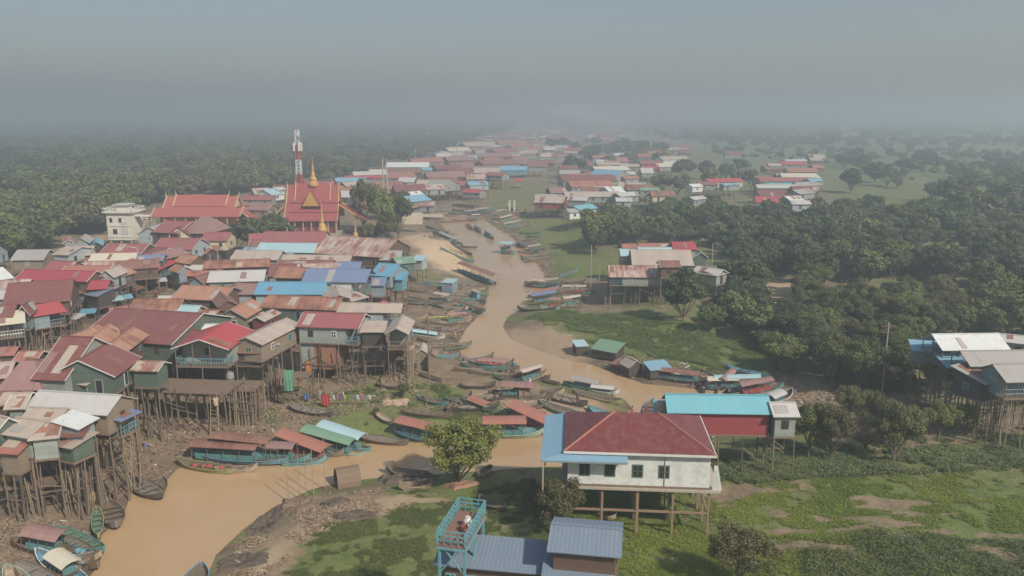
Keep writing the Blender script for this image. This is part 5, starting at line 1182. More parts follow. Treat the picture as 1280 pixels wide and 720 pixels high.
far_boats([(540,480),(600,474),(700,486),(740,500),(640,505),(560,500)], 10, 'weathered dugout lying on the sand spit', 'dugouts on the sand spit', 4, 8)
far_boats([(580,446),(630,458),(690,470),(690,474),(630,468),(575,455)], 7, 'slim dark boat moored along the inner bend', 'slim boats along the inner bend', 5, 9)
far_boats([(830,464),(960,470),(990,482),(960,486),(880,478),(830,476)], 7, 'slim boat beached behind the turquoise roof', 'boats beached behind the turquoise roof', 5, 9)
far_boats([(-10,690),(60,662),(120,690),(110,716),(30,740)], 4, 'old dugout rotting on the mud at the bottom left', 'old dugouts at the bottom left', 4, 6)
# ------------------------------------------------------------------ trees
def leafmat(name, c1, c2, c3):
    m, nt, b = newmat(name)
    at = N(nt, 'ShaderNodeAttribute', attribute_name='tone').outputs['Fac']; oi = N(nt, 'ShaderNodeObjectInfo').outputs['Random']
    c = mixc(nt, at, c1, c2); c = mixc(nt, mathn(nt, 'MULTIPLY', oi, .7), c, c3)
    hv = N(nt, 'ShaderNodeHueSaturation'); L(nt, mathn(nt, 'ADD', .78, mathn(nt, 'MULTIPLY', mathn(nt, 'FRACT', mathn(nt, 'MULTIPLY', oi, 7.31)), .6)), hv.inputs['Value']); L(nt, mathn(nt, 'ADD', .485, mathn(nt, 'MULTIPLY', mathn(nt, 'FRACT', mathn(nt, 'MULTIPLY', oi, 13.7)), .03)), hv.inputs['Hue']); L(nt, c, hv.inputs['Color']); c = hv.outputs[0]
    L(nt, c, b.inputs['Base Color']); b.inputs['Roughness'].default_value = .65; b.inputs['Specular IOR Level'].default_value = .25
    tr = N(nt, 'ShaderNodeBsdfTranslucent'); L(nt, c, tr.inputs['Color']); mx = N(nt, 'ShaderNodeMixShader'); mx.inputs[0].default_value = .22
    L(nt, b.outputs[0], mx.inputs[1]); L(nt, tr.outputs[0], mx.inputs[2]); L(nt, mx.outputs[0], nt.nodes['Material Output'].inputs['Surface']); return m
LM = {'dark': leafmat('leaves_dark', (.055,.076,.036), (.115,.14,.06), (.10,.105,.06)), 'mid': leafmat('leaves_mid', (.085,.12,.038), (.17,.20,.065), (.15,.15,.06)),
      'bright': leafmat('leaves_bright', (.15,.18,.045), (.28,.29,.08), (.19,.20,.06)), 'olive': leafmat('leaves_olive', (.11,.11,.05), (.20,.19,.085), (.14,.12,.07)),
      'dry': leafmat('leaves_dry', (.12,.10,.075), (.22,.18,.12), (.14,.13,.08)), 'pink': leafmat('blossom_pink', (.18,.09,.10), (.32,.16,.19), (.2,.12,.12))}
BARK = plain('bark', (.15,.115,.085), dirt=.4)
def crown_mesh(seed, n, leaf, k, Rx=4.2, Hc=5.2, base=2.2, mat='dark', flat=1.0, spread=.72, crr=(.20, .36)):
    r = np.random.default_rng(seed)
    # clumps spread through the crown volume, more of them outside and above
    u = r.normal(size=(k, 3)); u /= np.linalg.norm(u, axis=1)[:, None]; u[:, 2] = np.abs(u[:, 2])*r.choice([1, 1, 1, -.55], k)
    rad = r.uniform(.35, 1, k)**.6*spread
    C = u*rad[:, None]*np.array([Rx, Rx, Hc/2])+np.array([0, 0, base+Hc/2]); C[:, 0] += r.normal(0, .4, k); 
    cr = r.uniform(*crr, k)*Rx; tone = r.uniform(0, 1, k)
    w = cr**2; idx = r.choice(k, n, p=w/w.sum())
    d = r.normal(size=(n, 3)); d /= np.linalg.norm(d, axis=1)[:, None]
    P = C[idx]+d*(cr[idx]*r.uniform(.45, 1.05, n))[:, None]*np.array([1, 1, .75*flat])
    nrm = d+r.normal(0, .55, (n, 3)); nrm /= np.linalg.norm(nrm, axis=1)[:, None]
    t = np.cross(nrm, r.normal(size=(n, 3))); t /= np.linalg.norm(t, axis=1)[:, None]+1e-9; b = np.cross(nrm, t)
    s = leaf*r.uniform(.55, 1.25, n)[:, None]
    V = np.stack([P-t*s*.5-b*s*.3, P+t*s*.5-b*s*.35, P+t*s*.35+b*s*.4, P-t*s*.45+b*s*.35], 1).reshape(-1, 3)
    V[:, 2] = np.maximum(V[:, 2], .15)
    tn = np.clip(tone[idx]*.6+r.uniform(0, .4, n), 0, 1)
    return npmesh('crown', V, np.arange(n*4).reshape(-1, 4), 4, LM[mat], {'tone': np.repeat(tn, 4)}), C
def trunk_mesh(seed, C, base, r0=.22, lean=.3):
    rs = random.Random(seed); m = MB(); top = Vector((rs.uniform(-lean, lean), rs.uniform(-lean, lean), base+1.2))
    m.bar((0,0,-.5), (top.x*.4, top.y*.4, base*.5), r0, 7, r0*.8); m.bar((top.x*.4, top.y*.4, base*.5), top, r0*.8, 7, r0*.6)
    for c in list(C)[:9]:
        c = Vector([float(q) for q in c]); f = Vector((top.x*.5, top.y*.5, base*rs.uniform(.55, .95))); mid = f.lerp(c, .5)+Vector((rs.uniform(-.3,.3), rs.uniform(-.3,.3), -.2))
        m.bar(f, mid, r0*.45, 5, r0*.3); m.bar(mid, c, r0*.3, 5, r0*.08)
    return m.mesh('trunk', BARK)
PROTO = {}
def proto(key, seed, n, leaf, k, mat, **kw):
    me, C = crown_mesh(seed, n, leaf, k, mat=mat, **kw); PROTO[key] = (me, trunk_mesh(seed, C, kw.get('base', 2.2)))
for i in range(3):
    proto(('near','mid',i), 10+i, 15000, .20, 46, 'mid', base=1.6, crr=(.12, .27)); proto(('near','bright',i), 20+i, 14000, .19, 48, 'bright', base=.15, Hc=6.8, crr=(.12, .27)); proto(('near','olive',i), 30+i, 12000, .17, 42, 'olive', Hc=6, base=.9, crr=(.12, .27))
    proto(('near','dark',i), 70+i, 15000, .21, 46, 'dark', base=1.2, crr=(.12, .27))
for i in range(4):
    proto(('m','dark',i), 40+i, 6000, .36, 34, 'dark', Rx=4.4, Hc=6.2+i*.3, base=.7, crr=(.14, .30)); proto(('m','mid',i), 50+i, 6000, .36, 34, 'mid', Rx=4.2, base=.6, Hc=6.4, crr=(.14, .30))
    proto(('m','olive',i), 60+i, 4200, .32, 30, 'olive', Rx=3.9, base=.7, Hc=6, crr=(.13, .28)); proto(('f','dark',i), 80+i, 1700, .72, 18, 'dark', Rx=4.6, base=1.2, Hc=6)
    proto(('f','mid',i), 90+i, 1700, .72, 18, 'mid', Rx=4.4, base=1.2, Hc=6)
for i in range(2):
    proto(('f','olive',i), 130+i, 1300, .62, 16, 'olive', Rx=4.4, base=1, Hc=5.6); proto(('m','dry',i), 100+i, 1300, .35, 16, 'dry', Rx=3.6); proto(('near','dry',i), 110+i, 6000, .15, 24, 'dry', Rx=3.8, base=.8); proto(('near','pink',i), 120+i, 2600, .3, 12, 'pink', Rx=2.6, Hc=2.6, base=.8)
def tree(p, res, kind, h, label, group=None, wide=1.0, name='tree', rs=random.Random(5), sink=0):
    ks = [k for k in PROTO if k[0] == res and k[1] == kind]; k = rs.choice(ks); cm, tm = PROTO[k]
    s = h/7.3; o = empty(name, (p.x, p.y, p.z-.1-sink), rs.uniform(0, 6.28)); tag(o, label, 'tree' if name != 'shrub' else 'shrub', group)
    child('crown', cm, o, sc=(s*wide, s*wide, s)); 
    child('trunk', tm, o, sc=(s*wide, s*wide, s))
    TREES.append((p.x, p.y)); return o
TREES = []; rs = random.Random(21)
# hand placed ones: foot pixel, height, width factor
ONE = [
 (573,604,'near','bright',7.7,1.06,'lone green tree on the near bank left of the white house'),
 (697,672,'near','olive',6.0,.8,'bushy olive tree standing against the left side of the white house'),
 (925,735,'near','olive',5.4,.95,'dusty olive bush tree at the bottom right of centre'),
 (854,402,'m','dark',9.2,.82,'round dark tree beside the grey walled house of the meadow group'),
 (916,410,'m','mid',6.8,.95,'spreading bush tree right of the round dark tree in the meadow group'),
 (888,415,'m','mid',5.0,1.0,'low green bush tree between the two trees of the meadow group'),
 (948,424,'m','mid',6.4,1.1,'wide mid green tree at the end of the green strip'),
 (1010,572,'near','mid',6.8,.72,'leafy green tree just right of the pale grey end house'),
 (1038,575,'near','olive',7.2,.68,'olive tree with pale trunk right of the end house'),
 (1116,580,'near','olive',8.2,.72,'tall thin crowned tree in the right meadow'),
 (1165,492,'near','bright',5.6,.7,'light green tree left of the right edge cluster'),
 (1172,552,'near','mid',5.0,.8,'bushy tree in front of the right edge stilts'),
 (1206,545,'near','bright',4.6,.7,'small leaning bright tree before the right edge stilts'),
 (1128,560,'near','dark',5.0,.8,'small dark tree behind the tall thin crowned tree'),
 (1072,494,'near','mid',8.4,.8,'bright crowned tree left of the grey pole'),
 (1040,486,'near','mid',8.6,.75,'dense tree right of the dry slope'),
 (1012,448,'near','dark',8.0,.85,'very dark shaded tree beside the bare patch'),
 (478,300,'m','mid',17,.55,'tall green temple tree under the twin tall poles'),
 (498,299,'m','dark',15,.55,'dark green temple tree on the river side'),
 (455,290,'m','olive',19,.5,'tall olive temple tree right of the temple'),
 (462,312,'m','olive',9.0,.7,'palm like olive tree behind the small golden stupa'),
 (486,310,'m','mid',10,.7,'bright green tree above the rusty market hall'),
 (505,268,'f','dark',9,.8,'round dark tree left of the sky blue roofed river house'),
 (322,322,'m','dark',10.5,1.1,'wide dark tree left of the pink red roof below the temple'),
 (296,316,'m','dark',9,1.0,'dark tree between the great hall and the golden stupas'),
 (345,310,'m','dark',9,1.0,'dark tree in front of the temple porch'),
 (340,282,'m','olive',7.5,.9,'brown green tree just left of the temple'),
 (278,330,'m','dark',5,.8,'small dark tree beside the cream wall near the street end'),
 (745,312,'m','mid',12,1.0,'large round tree on the meadow left of the right hand woods'),
 (716,222,'f','dark',13,1.1,'dark tree clump on the far dry bank'),
 (857,228,'f','dark',12,1.0,'large dark tree left of the far bright red roof'),
 (336,446,'near','pink',3.4,.9,'pinkish flowering shrub between the stilt houses'),
 (362,440,'near','pink',3.0,.9,'dusty pink shrub under the green walled house'),
 (505,498,'near','mid',2.3,.7,'small round green bush on the grassy bank near the wooden pole'),
 (470,520,'near','dry',1.4,.8,'low dry thorn bush on the grassy bank'),
 (507,322,'m','mid',3.6,.9,'green bush on the sandy slope'),
 (660,626,'near','mid',2.6,.9,'dark green bush in the shade left of the white house'),
]
for x_, y_, res, kd, h_, wd, lab in ONE:
    tree(on(x_, y_, 0), res, kd, h_, lab, wide=wd, name='shrub' if h_ < 4 else 'tree', rs=rs)
CLEAR = [wpoly(p, 2) for p in [[(942,352),(1000,350),(1000,408),(955,420)], [(1015,362),(1085,362),(1085,384),(1020,384)], [(1150,368),(1235,370),(1235,388),(1150,388)], [(955,466),(1062,472),(1062,520),(955,515)], [(1120,535),(1200,535),(1210,565),(1120,570)]]]
def near_house(x, y, m=2.5):
    if any(sdf(np.array([x]), np.array([y]), p)[0] < 0 for p in CLEAR): return True
    for hx_, hy_, hr, _ in HOUSES:
        if abs(x-hx_) < hr+m and abs(y-hy_) < hr+m: return True
    return False
def wood(poly, n, res, kinds, hr, label, group, gap=.62, wide=(.8, 1.15), minw=None, bias=1.0):
    P = wpoly(poly, 2); xs = [p[0] for p in P]; ys = [p[1] for p in P]; k = t = 0; out = []
    while k < n and t < n*60:
        t += 1
        y = min(ys)*(max(ys)/min(ys))**rs.random(); x = rs.uniform(min(xs), max(xs))
        if sdf(np.array([x]), np.array([y]), P)[0] > 0: continue
        h = rs.uniform(*hr); gp = gap*h
        if any((x-a)**2+(y-b)**2 < gp*gp for a, b in TREES): continue
        if near_house(x, y, h*.35): continue
        kd = rs.choices([q for q, _ in kinds], [q for _, q in kinds])[0]
        lb = label[kd] if isinstance(label, dict) else label
        tree(Vector((x, y, gz(x, y))), res, kd, h, lb, group, rs.uniform(*wide), rs=rs, sink=.2); k += 1
    return k
K = [('dark', .6), ('mid', .3), ('olive', .12)]
def lab3(where): return {'dark': 'dense dark green tree '+where, 'mid': 'mid green bushy tree '+where, 'olive': 'thin olive tree '+where, 'dry': 'greyish dry tree '+where}
wood([(960,400),(1010,372),(1060,384),(1180,384),(1180,430),(1150,470),(1110,500),(1000,478),(960,462)], 44, 'near', [('dark',.45),('mid',.3),('olive',.25)], (4.2, 7.6), lab3('in the wood left of the right edge cluster'), 'trees of the wood left of the right edge cluster', .55)
wood([(1180,396),(1340,390),(1340,430),(1280,432),(1180,428)], 16, 'm', [('dark',.5),('mid',.5)], (5, 8), lab3('behind the right edge cluster'), 'trees behind the right edge cluster', .6)
wood([(1010,508),(1120,500),(1280,530),(1300,560),(1190,566),(1080,560),(1020,545)], 8, 'near', [('dry',.5),('olive',.35),('mid',.15)], (2.4, 5), lab3('scattered on the dry ground below the right edge cluster'), 'trees scattered on the dry ground at right', .8)
wood([(735,296),(800,300),(960,312),(1090,330),(1300,352),(1300,378),(1100,362),(1020,372),(930,352),(912,322),(890,312),(760,306),(745,318)], 84, 'm', K, (5, 8.8), lab3('in the belt of woods behind the meadow group'), 'trees of the belt behind the meadow group', .5)
wood([(900,352),(1010,378),(960,420),(930,405),(905,392)], 10, 'm', K, (5.5, 8), lab3('between the meadow group and the dark wood'), 'trees between the meadow group and the dark wood', .6)
wood([(780,278),(940,278),(1040,272),(1120,290),(1330,300),(1330,345),(1000,318),(760,298),(770,286)], 34, 'm', [('dark',.6),('mid',.4)], (6, 9), lab3('along the back of the right hand woods'), 'trees along the back of the right hand woods', .55)
wood([(1030,205),(1300,205),(1300,290),(1120,284),(1035,262)], 30, 'f', [('dark',.6),('mid',.4)], (8, 12), lab3('standing singly on the hazy fields at far right'), 'trees on the hazy fields at far right', .9, wide=(1.0, 1.5))
wood([(-60,348),(60,346),(62,300),(134,302),(200,262),(290,246),(290,232),(180,240),(100,262),(-60,300)], 44, 'm', [('dark',.65),('mid',.25),('olive',.1)], (7.5, 10.5), lab3('at the edge of the forest behind the left village'), 'trees at the edge of the left forest', .5)
wood([(850,222),(940,214),(945,240),(935,262),(850,262),(800,252)], 10, 'f', [('dark',.6),('mid',.4)], (7, 11), lab3('among the far right bank houses'), 'trees among the far right bank houses', .7)
NIND = len(TREES)
# far woods as one mass: instances of the crowns on points
pts = []; sc_ = []; rt_ = []; ty_ = []
def mass(poly, n, hr=(8, 12), ymax=3200):
    P = np.array(wpoly(poly, 2)); Pl = [tuple(p) for p in P]; got = 0; mn, mx = P.min(0), P.max(0); y1 = min(mx[1], ymax); t = 0
    while got < n and t < 60:
        t += 1
        y = mn[1]*(y1/mn[1])**rng.random(4000); ang = rng.uniform(-.66, .66, 4000); x = np.tan(ang)*y
        ok = sdf(x, y, Pl) < 0
        x, y = x[ok], y[ok]
        for a, b in zip(x, y):
            if got >= n: break
            if near_house(a, b, 4): continue
            pts.append((a, b)); h = rng.uniform(hr[0]*.75, hr[1])*(1+max(0, b-700)/2500); sc_.append(h/7.3*(.75+.5*float(fbm(np.array([a*.02]), np.array([b*.02]), 5, 2)[0]))); rt_.append(rng.uniform(0, 6.28)); got += 1
mass([(-500,332),(60,332),(62,300),(134,300),(170,268),(210,256),(300,252),(345,240),(430,232),(450,220),(500,210),(560,192),(600,180),(640,166),(650,156),(-500,156)], 4300)
mass([(700,156),(1500,156),(1500,190),(900,188),(760,166),(700,160)], 1300)
mass([(880,190),(1500,190),(1500,205),(1040,205),(900,200)], 170, (4, 8))
mass([(1030,208),(1500,216),(1500,236),(1100,232)], 90, (3, 7))
mass([(690,182),(800,186),(850,200),(820,212),(745,212),(690,196)], 60)
mass([(1300,290),(1700,302),(1700,350),(1300,340)], 60, (6, 9))
for q in ([(735,300),(800,300),(960,312),(1090,330),(1300,352),(1300,378),(1100,362),(1020,372),(930,352),(912,330),(890,318),(760,310)], [(960,400),(1010,384),(1060,384),(1180,384),(1180,430),(1150,480),(1110,505),(1000,482),(962,462)],
          [(780,284),(940,282),(1040,276),(1120,292),(1500,302),(1500,350),(1000,322),(760,300)], [(900,360),(960,372),(1000,410),(960,440),(930,415),(895,400)]): mass(q, 150, (1.6, 3.8))
mass([(760,270),(860,262),(1060,266),(1280,284),(1500,296),(1500,322),(1000,304),(760,294)], 190, (4.5, 8))
mass([(1100,384),(1500,384),(1500,440),(1300,440),(1180,420)], 40, (4, 6))
pts = np.array(pts); Z = ground(pts[:, 0], pts[:, 1])-.6
pm = bpy.data.meshes.new('forest'); pm.from_pydata([(a, b, c) for (a, b), c in zip(pts, Z)], [], [])
for nm, arr in (('sc', sc_), ('rt', rt_), ('ty', rng.integers(0, 8, len(pts)))):
    at = pm.attributes.new(nm, 'FLOAT', 'POINT'); at.data.foreach_set('value', np.array(arr, np.float32))
fo = bpy.data.objects.new('forest', pm); COL.objects.link(fo); tag(fo, 'far dark forest canopy fading into the haze', 'forest', kind='stuff')
srcs = {}
tree(on(1120,236,0),'f','olive',6,'olive tree alone in the hazy field at far right'); tree(on(1190,232,0),'f','olive',6,'second olive tree farther right in the hazy field')
for o in bpy.data.objects:
    if o.name.startswith('crown') and o.data in [PROTO[k][0] for k in PROTO if k[0] == 'f'] and o.data.name not in srcs: srcs[o.data.name] = o
srcs = list(srcs.values())[:10]
ng = bpy.data.node_groups.new('forest_points', 'GeometryNodeTree'); ng.interface.new_socket('Geometry', in_out='INPUT', socket_type='NodeSocketGeometry'); ng.interface.new_socket('Geometry', in_out='OUTPUT', socket_type='NodeSocketGeometry')
gi = ng.nodes.new('NodeGroupInput'); gout = ng.nodes.new('NodeGroupOutput'); jn = ng.nodes.new('GeometryNodeJoinGeometry')
def attr(n): a = ng.nodes.new('GeometryNodeInputNamedAttribute'); a.data_type = 'FLOAT'; a.inputs['Name'].default_value = n; return a.outputs['Attribute']
for i, so2 in enumerate(srcs):
    ins = ng.nodes.new('GeometryNodeInstanceOnPoints'); oi = ng.nodes.new('GeometryNodeObjectInfo'); oi.inputs['Object'].default_value = so2; oi.transform_space = 'ORIGINAL'; oi.inputs['As Instance'].default_value = True
    cmp_ = ng.nodes.new('FunctionNodeCompare'); cmp_.data_type = 'FLOAT'; cmp_.operation = 'EQUAL'; ng.links.new(attr('ty'), cmp_.inputs['A']); cmp_.inputs['B'].default_value = i % len(srcs); cmp_.inputs['Epsilon'].default_value = .5 if False else .1
    cr_ = ng.nodes.new('ShaderNodeCombineXYZ'); ng.links.new(attr('rt'), cr_.inputs[2]); cs = ng.nodes.new('ShaderNodeCombineXYZ')
    for q in range(3): ng.links.new(attr('sc'), cs.inputs[q])
    ng.links.new(gi.outputs[0], ins.inputs['Points']); ng.links.new(cmp_.outputs['Result'], ins.inputs['Selection']); ng.links.new(oi.outputs['Geometry'], ins.inputs['Instance']); ng.links.new(cr_.outputs[0], ins.inputs['Rotation']); ng.links.new(cs.outputs[0], ins.inputs['Scale'])
    ng.links.new(ins.outputs[0], jn.inputs[0])
ng.links.new(jn.outputs[0], gout.inputs[0]); md = fo.modifiers.new('points', 'NODES'); md.node_group = ng
pm.attributes['ty'].data.foreach_set('value', (rng.integers(0, max(1, len(srcs)), len(pts))).astype(np.float32))
print('individual trees', NIND, 'mass', len(pts), 'sources', len(srcs))
# ------------------------------------------------------------------ low growth: grass tufts and creeping leaves
def cover(name, n, region, wmin, size, hgt, mat, label, cat, dens=1.0, tint=0):
    P = np.array(wpoly(region, 1.5)); mn, mx = P.min(0), P.max(0)
    y = mn[1]*(mx[1]/mn[1])**rng.random(n*3); x = rng.uniform(mn[0], mx[0], n*3)
    ok = (sdf(x, y, [tuple(p) for p in P]) < 0); x, y = x[ok], y[ok]
    g = grassw(x, y)+(fbm(x*.35, y*.35, 77, 4)-.5)*1.1+(fbm(x*1.6, y*1.6, 78, 2)-.5)*.4
    ok = (g > wmin) & (sdf(x, y, RIVER) > 1.5); x, y = x[ok][:n], y[ok][:n]; k = len(x); z = ground(x, y)
    big = fbm(x*.3, y*.3, 91, 3); hh = hgt*(.3+1.5*np.clip(big-.35, 0, 1)*2)
    V = []; ln = 4
    for j in range(ln):
        a = rng.uniform(0, 6.28, k); s = size*rng.uniform(.6, 1.3, k); c = np.stack([x+rng.normal(0, size*.8, k), y+rng.normal(0, size*.8, k), z+hh*rng.uniform(.2, 1, k)], 1)
        t = np.stack([np.cos(a), np.sin(a), rng.uniform(-.25, .25, k)], 1)*s[:, None]; b = np.stack([-np.sin(a)*.6, np.cos(a)*.6, rng.uniform(-.1, .5, k)], 1)*s[:, None]
        V.append(np.stack([c-t*.5, c+t*.5, c+b*.8], 1))
    V = np.concatenate(V).reshape(-1, 3); tn = np.repeat(np.clip(np.tile(fbm(x*.12, y*.12, 92, 3)*1.6-.4, ln)+rng.uniform(-.3, .3, k*ln), 0, 1), 3)
    me = npmesh(name, V, np.arange(len(V)).reshape(-1, 3), 3, LM[mat], {'tone': tn}); o = bpy.data.objects.new(name, me); COL.objects.link(o); tag(o, label, cat, kind='stuff'); return o
LM['creep'] = leafmat('creeping_leaves', (.15,.22,.035), (.29,.34,.065), (.21,.24,.06)); LM['reed'] = leafmat('reed_leaves', (.10,.145,.055), (.18,.21,.08), (.14,.16,.07)); LM['grassl'] = leafmat('meadow_grass', (.11,.15,.045), (.20,.22,.075), (.15,.17,.06))
cover('creeping_plants', 80000, [(690,600),(880,590),(1300,566),(1420,600),(1420,760),(690,760)], .60, .14, .15, 'creep', 'bright green creeping plants covering the right hand field', 'ground cover')
cover('meadow_grass', 45000, [(300,660),(430,600),(560,592),(760,585),(760,770),(240,770)], .76, .12, .10, 'grassl', 'rough green grass on the near bank', 'grass')
cover('strip_grass', 30000, [(640,395),(700,380),(800,390),(985,430),(985,470),(900,466),(780,440),(700,412)], .80, .2, .3, 'grassl', 'tall green grass strip on the bend of the river', 'grass')
cover('reed_bed', 26000, [(860,585),(900,556),(1000,552),(1300,556),(1300,592),(1100,598),(900,604)], .5, .22, .42, 'reed', 'dark green undergrowth along the top of the right hand field', 'undergrowth')
cover('reed_clump', 3500, [(1010,700),(1100,684),(1290,690),(1330,760),(1000,770)], .5, .22, .7, 'reed', 'grey green reeds at the bottom right corner', 'reeds')
cover('scrub', 16000, [(960,470),(1100,470),(1330,520),(1330,560),(960,556)], .55, .24, .4, 'olive', 'dry scrub between the right hand trees', 'scrub')
cover('bank_grass', 16000, [(330,505),(400,490),(560,478),(640,520),(600,540),(430,548),(335,535)], .82, .14, .08, 'grassl', 'short grass on the bank below the pink roofed house', 'grass')
# ------------------------------------------------------------------ small things on the banks and in the street
rs = random.Random(77)
NET = plain('dark_net', (.10,.075,.055), dirt=.6, dirtcol=(.2,.15,.11), scale=3); THATCH = plain('thatch', (.23,.16,.11), planks=.12, dirt=.5, scale=3)
def lump(outline, h, mat, label, cat, name, z0=0, seed=1, holes=0):
    """a low crumpled pile with the given outline (photo pixels on the ground)"""
    P = [on(a, b, 0) for a, b in outline]; c = sum(P, Vector())/len(P); n = len(P); rr = random.Random(seed); m = MB(); vs = []; K = 5; S = 6
    ring = []
    for i in range(n*S):
        j, t = divmod(i, S); a = P[j]; b = P[(j+1) % n]; p = a.lerp(b, t/S); ring.append(Vector((p.x, p.y))+Vector((rr.uniform(-.15,.15), rr.uniform(-.15,.15))))
    N_ = len(ring)
    for k in range(K+1):
        f = 1-k/K
        for q in ring:
            x = c.x+(q.x-c.x)*f; y = c.y+(q.y-c.y)*f; zz = gz(x, y); vs.append((x-c.x, y-c.y, zz-c.z+(-.08 if k == 0 else h*(.55+.45*math.sin(k*.9))+rr.uniform(-.5,.5)*h*.6)))
    fs = [(k*N_+i, k*N_+(i+1) % N_, (k+1)*N_+(i+1) % N_, (k+1)*N_+i) for k in range(K) for i in range(N_)]
    o = m.add(vs, fs).build(name, mat); o.location = c; tag(o, label, cat); return o
lump([(292,694),(338,690),(336,704),(270,716),(268,704)], .3, NET, 'dark folded fishing net lying lowest on the near bank', 'fishing net', 'fishing_net', seed=1)
lump([(318,650),(350,634),(362,646),(336,668),(306,672)], .35, NET, 'long dark fishing net beside the water edge', 'fishing net', 'fishing_net', seed=2)
lump([(352,626),(402,620),(398,634),(370,644),(345,642)], .4, THATCH, 'brown reed mats heaped at the water edge', 'reed mats', 'reed_mats', seed=3)
lump([(410,646),(440,638),(475,642),(470,650),(420,652)], .25, NET, 'flat dark net spread in the grass', 'fishing net', 'fishing_net', seed=4)
lump([(398,630),(428,622),(440,626),(410,638)], .3, NET, 'small dark net beside the flat one', 'fishing net', 'fishing_net', seed=5)
lump([(470,598),(545,594),(545,600),(480,606)], .5, NET, 'dark reeds and netting behind the boat skeleton', 'fishing net', 'fishing_net', seed=6)
lump([(552,607),(590,600),(604,606),(566,614)], .25, plain('red_soil_heap', (.32,.17,.11)), 'reddish soil heap right of the lone tree', 'soil heap', 'soil_heap', seed=7)
lump([(470,478),(515,476),(508,486),(474,487)], .7, THATCH, 'brown brush pile on the grassy bank', 'brush pile', 'brush_pile', seed=8)
lump([(474,502),(512,500),(510,506),(478,508)], .35, plain('pale_chips', (.42,.31,.22)), 'pale wood chips heap in the grass', 'chip heap', 'chip_heap', seed=9)
def hut(L_, R_, ht, D, roof, wall, label, kind='gf', s=.7, wh=None, rise=None): return house(L_, R_, 8, roof, wall, label, kind=kind, ht=ht, wh=wh or ht-.1, D=D, s=s, name='hut', cat='hut', ov=.2, door=False)
hut((519,441),(534,441),2.6,3,'tan','tan','tiny thatch hut with pointed roof by the wooden pole on the left mud')
hut((534,446),(546,446),2.4,2.5,'mauve','tan','tiny reddish hut beside the pointed one on the left mud')
hut((551,353),(566,354),2.4,3,'pale','blueg','blue grey plank hut on the mud by the narrows', kind='shed', s=.2)
hut((720,430),(736,429),1.5,2.4,'pale','dark','small pale blue roofed hut beside the green tarpaulin', kind='shed', s=.3)
hut((738,434),(770,440),1.3,3,'green','dark','low shelter under a bright green tarpaulin on the right bank', kind='shed', s=.6)
hut((786,460),(806,457),1.5,2.6,'tan','dark','tan roofed shack by the water on the right bank')
hut((813,461),(841,458),1.4,2.4,'dblue','dark','blue grey roofed shack beside the tan shack on the right bank', kind='shed', s=.5)
hut((762,454),(782,459),1.0,2.2,'brn','dark','collapsed brown shack at the water edge on the right bank', kind='shed', s=.3)
# thatched half round boat shelters
def shelter(p0, p1, w, h, label):
    a = on(*p0, 0); b = on(*p1, 0); m = (a+b)/2; L_ = (b-a).length; o = MB(); n = 10; vs = []
    for i in range(2):
        for j in range(n+1): q = math.pi*j/n; vs.append((-L_/2+L_*i, -w/2*math.cos(q), h*math.sin(q)**.8-.1))
    for i in range(2):
        for j in range(n+1): q = math.pi*j/n; vs.append((-L_/2+L_*i, -w*.46*math.cos(q), h*.93*math.sin(q)**.8-.1))
    k = n+1; fs = [(j, j+1, k+j+1, k+j)[::-1] for j in range(n)]+[(2*k+j, 2*k+j+1, 3*k+j+1, 3*k+j) for j in range(n)]+[(j, j+1, 2*k+j+1, 2*k+j) for j in range(n)]+[(k+j, k+j+1, 3*k+j+1, 3*k+j)[::-1] for j in range(n)]
    ob = o.add(vs, fs).build('thatched_shelter', THATCH); ob.location = (m.x, m.y, min(a.z, b.z)); ob.rotation_euler = (0, 0, math.atan2(b.y-a.y, b.x-a.x)); tag(ob, label, 'shelter')
shelter((420,607),(449,602), 2.4, 1.9, 'brown thatched half round shelter at the water edge by the mooring sticks')
shelter((647,495),(673,495), 2.6, 1.9, 'dark thatched half round shelter on the sand spit')
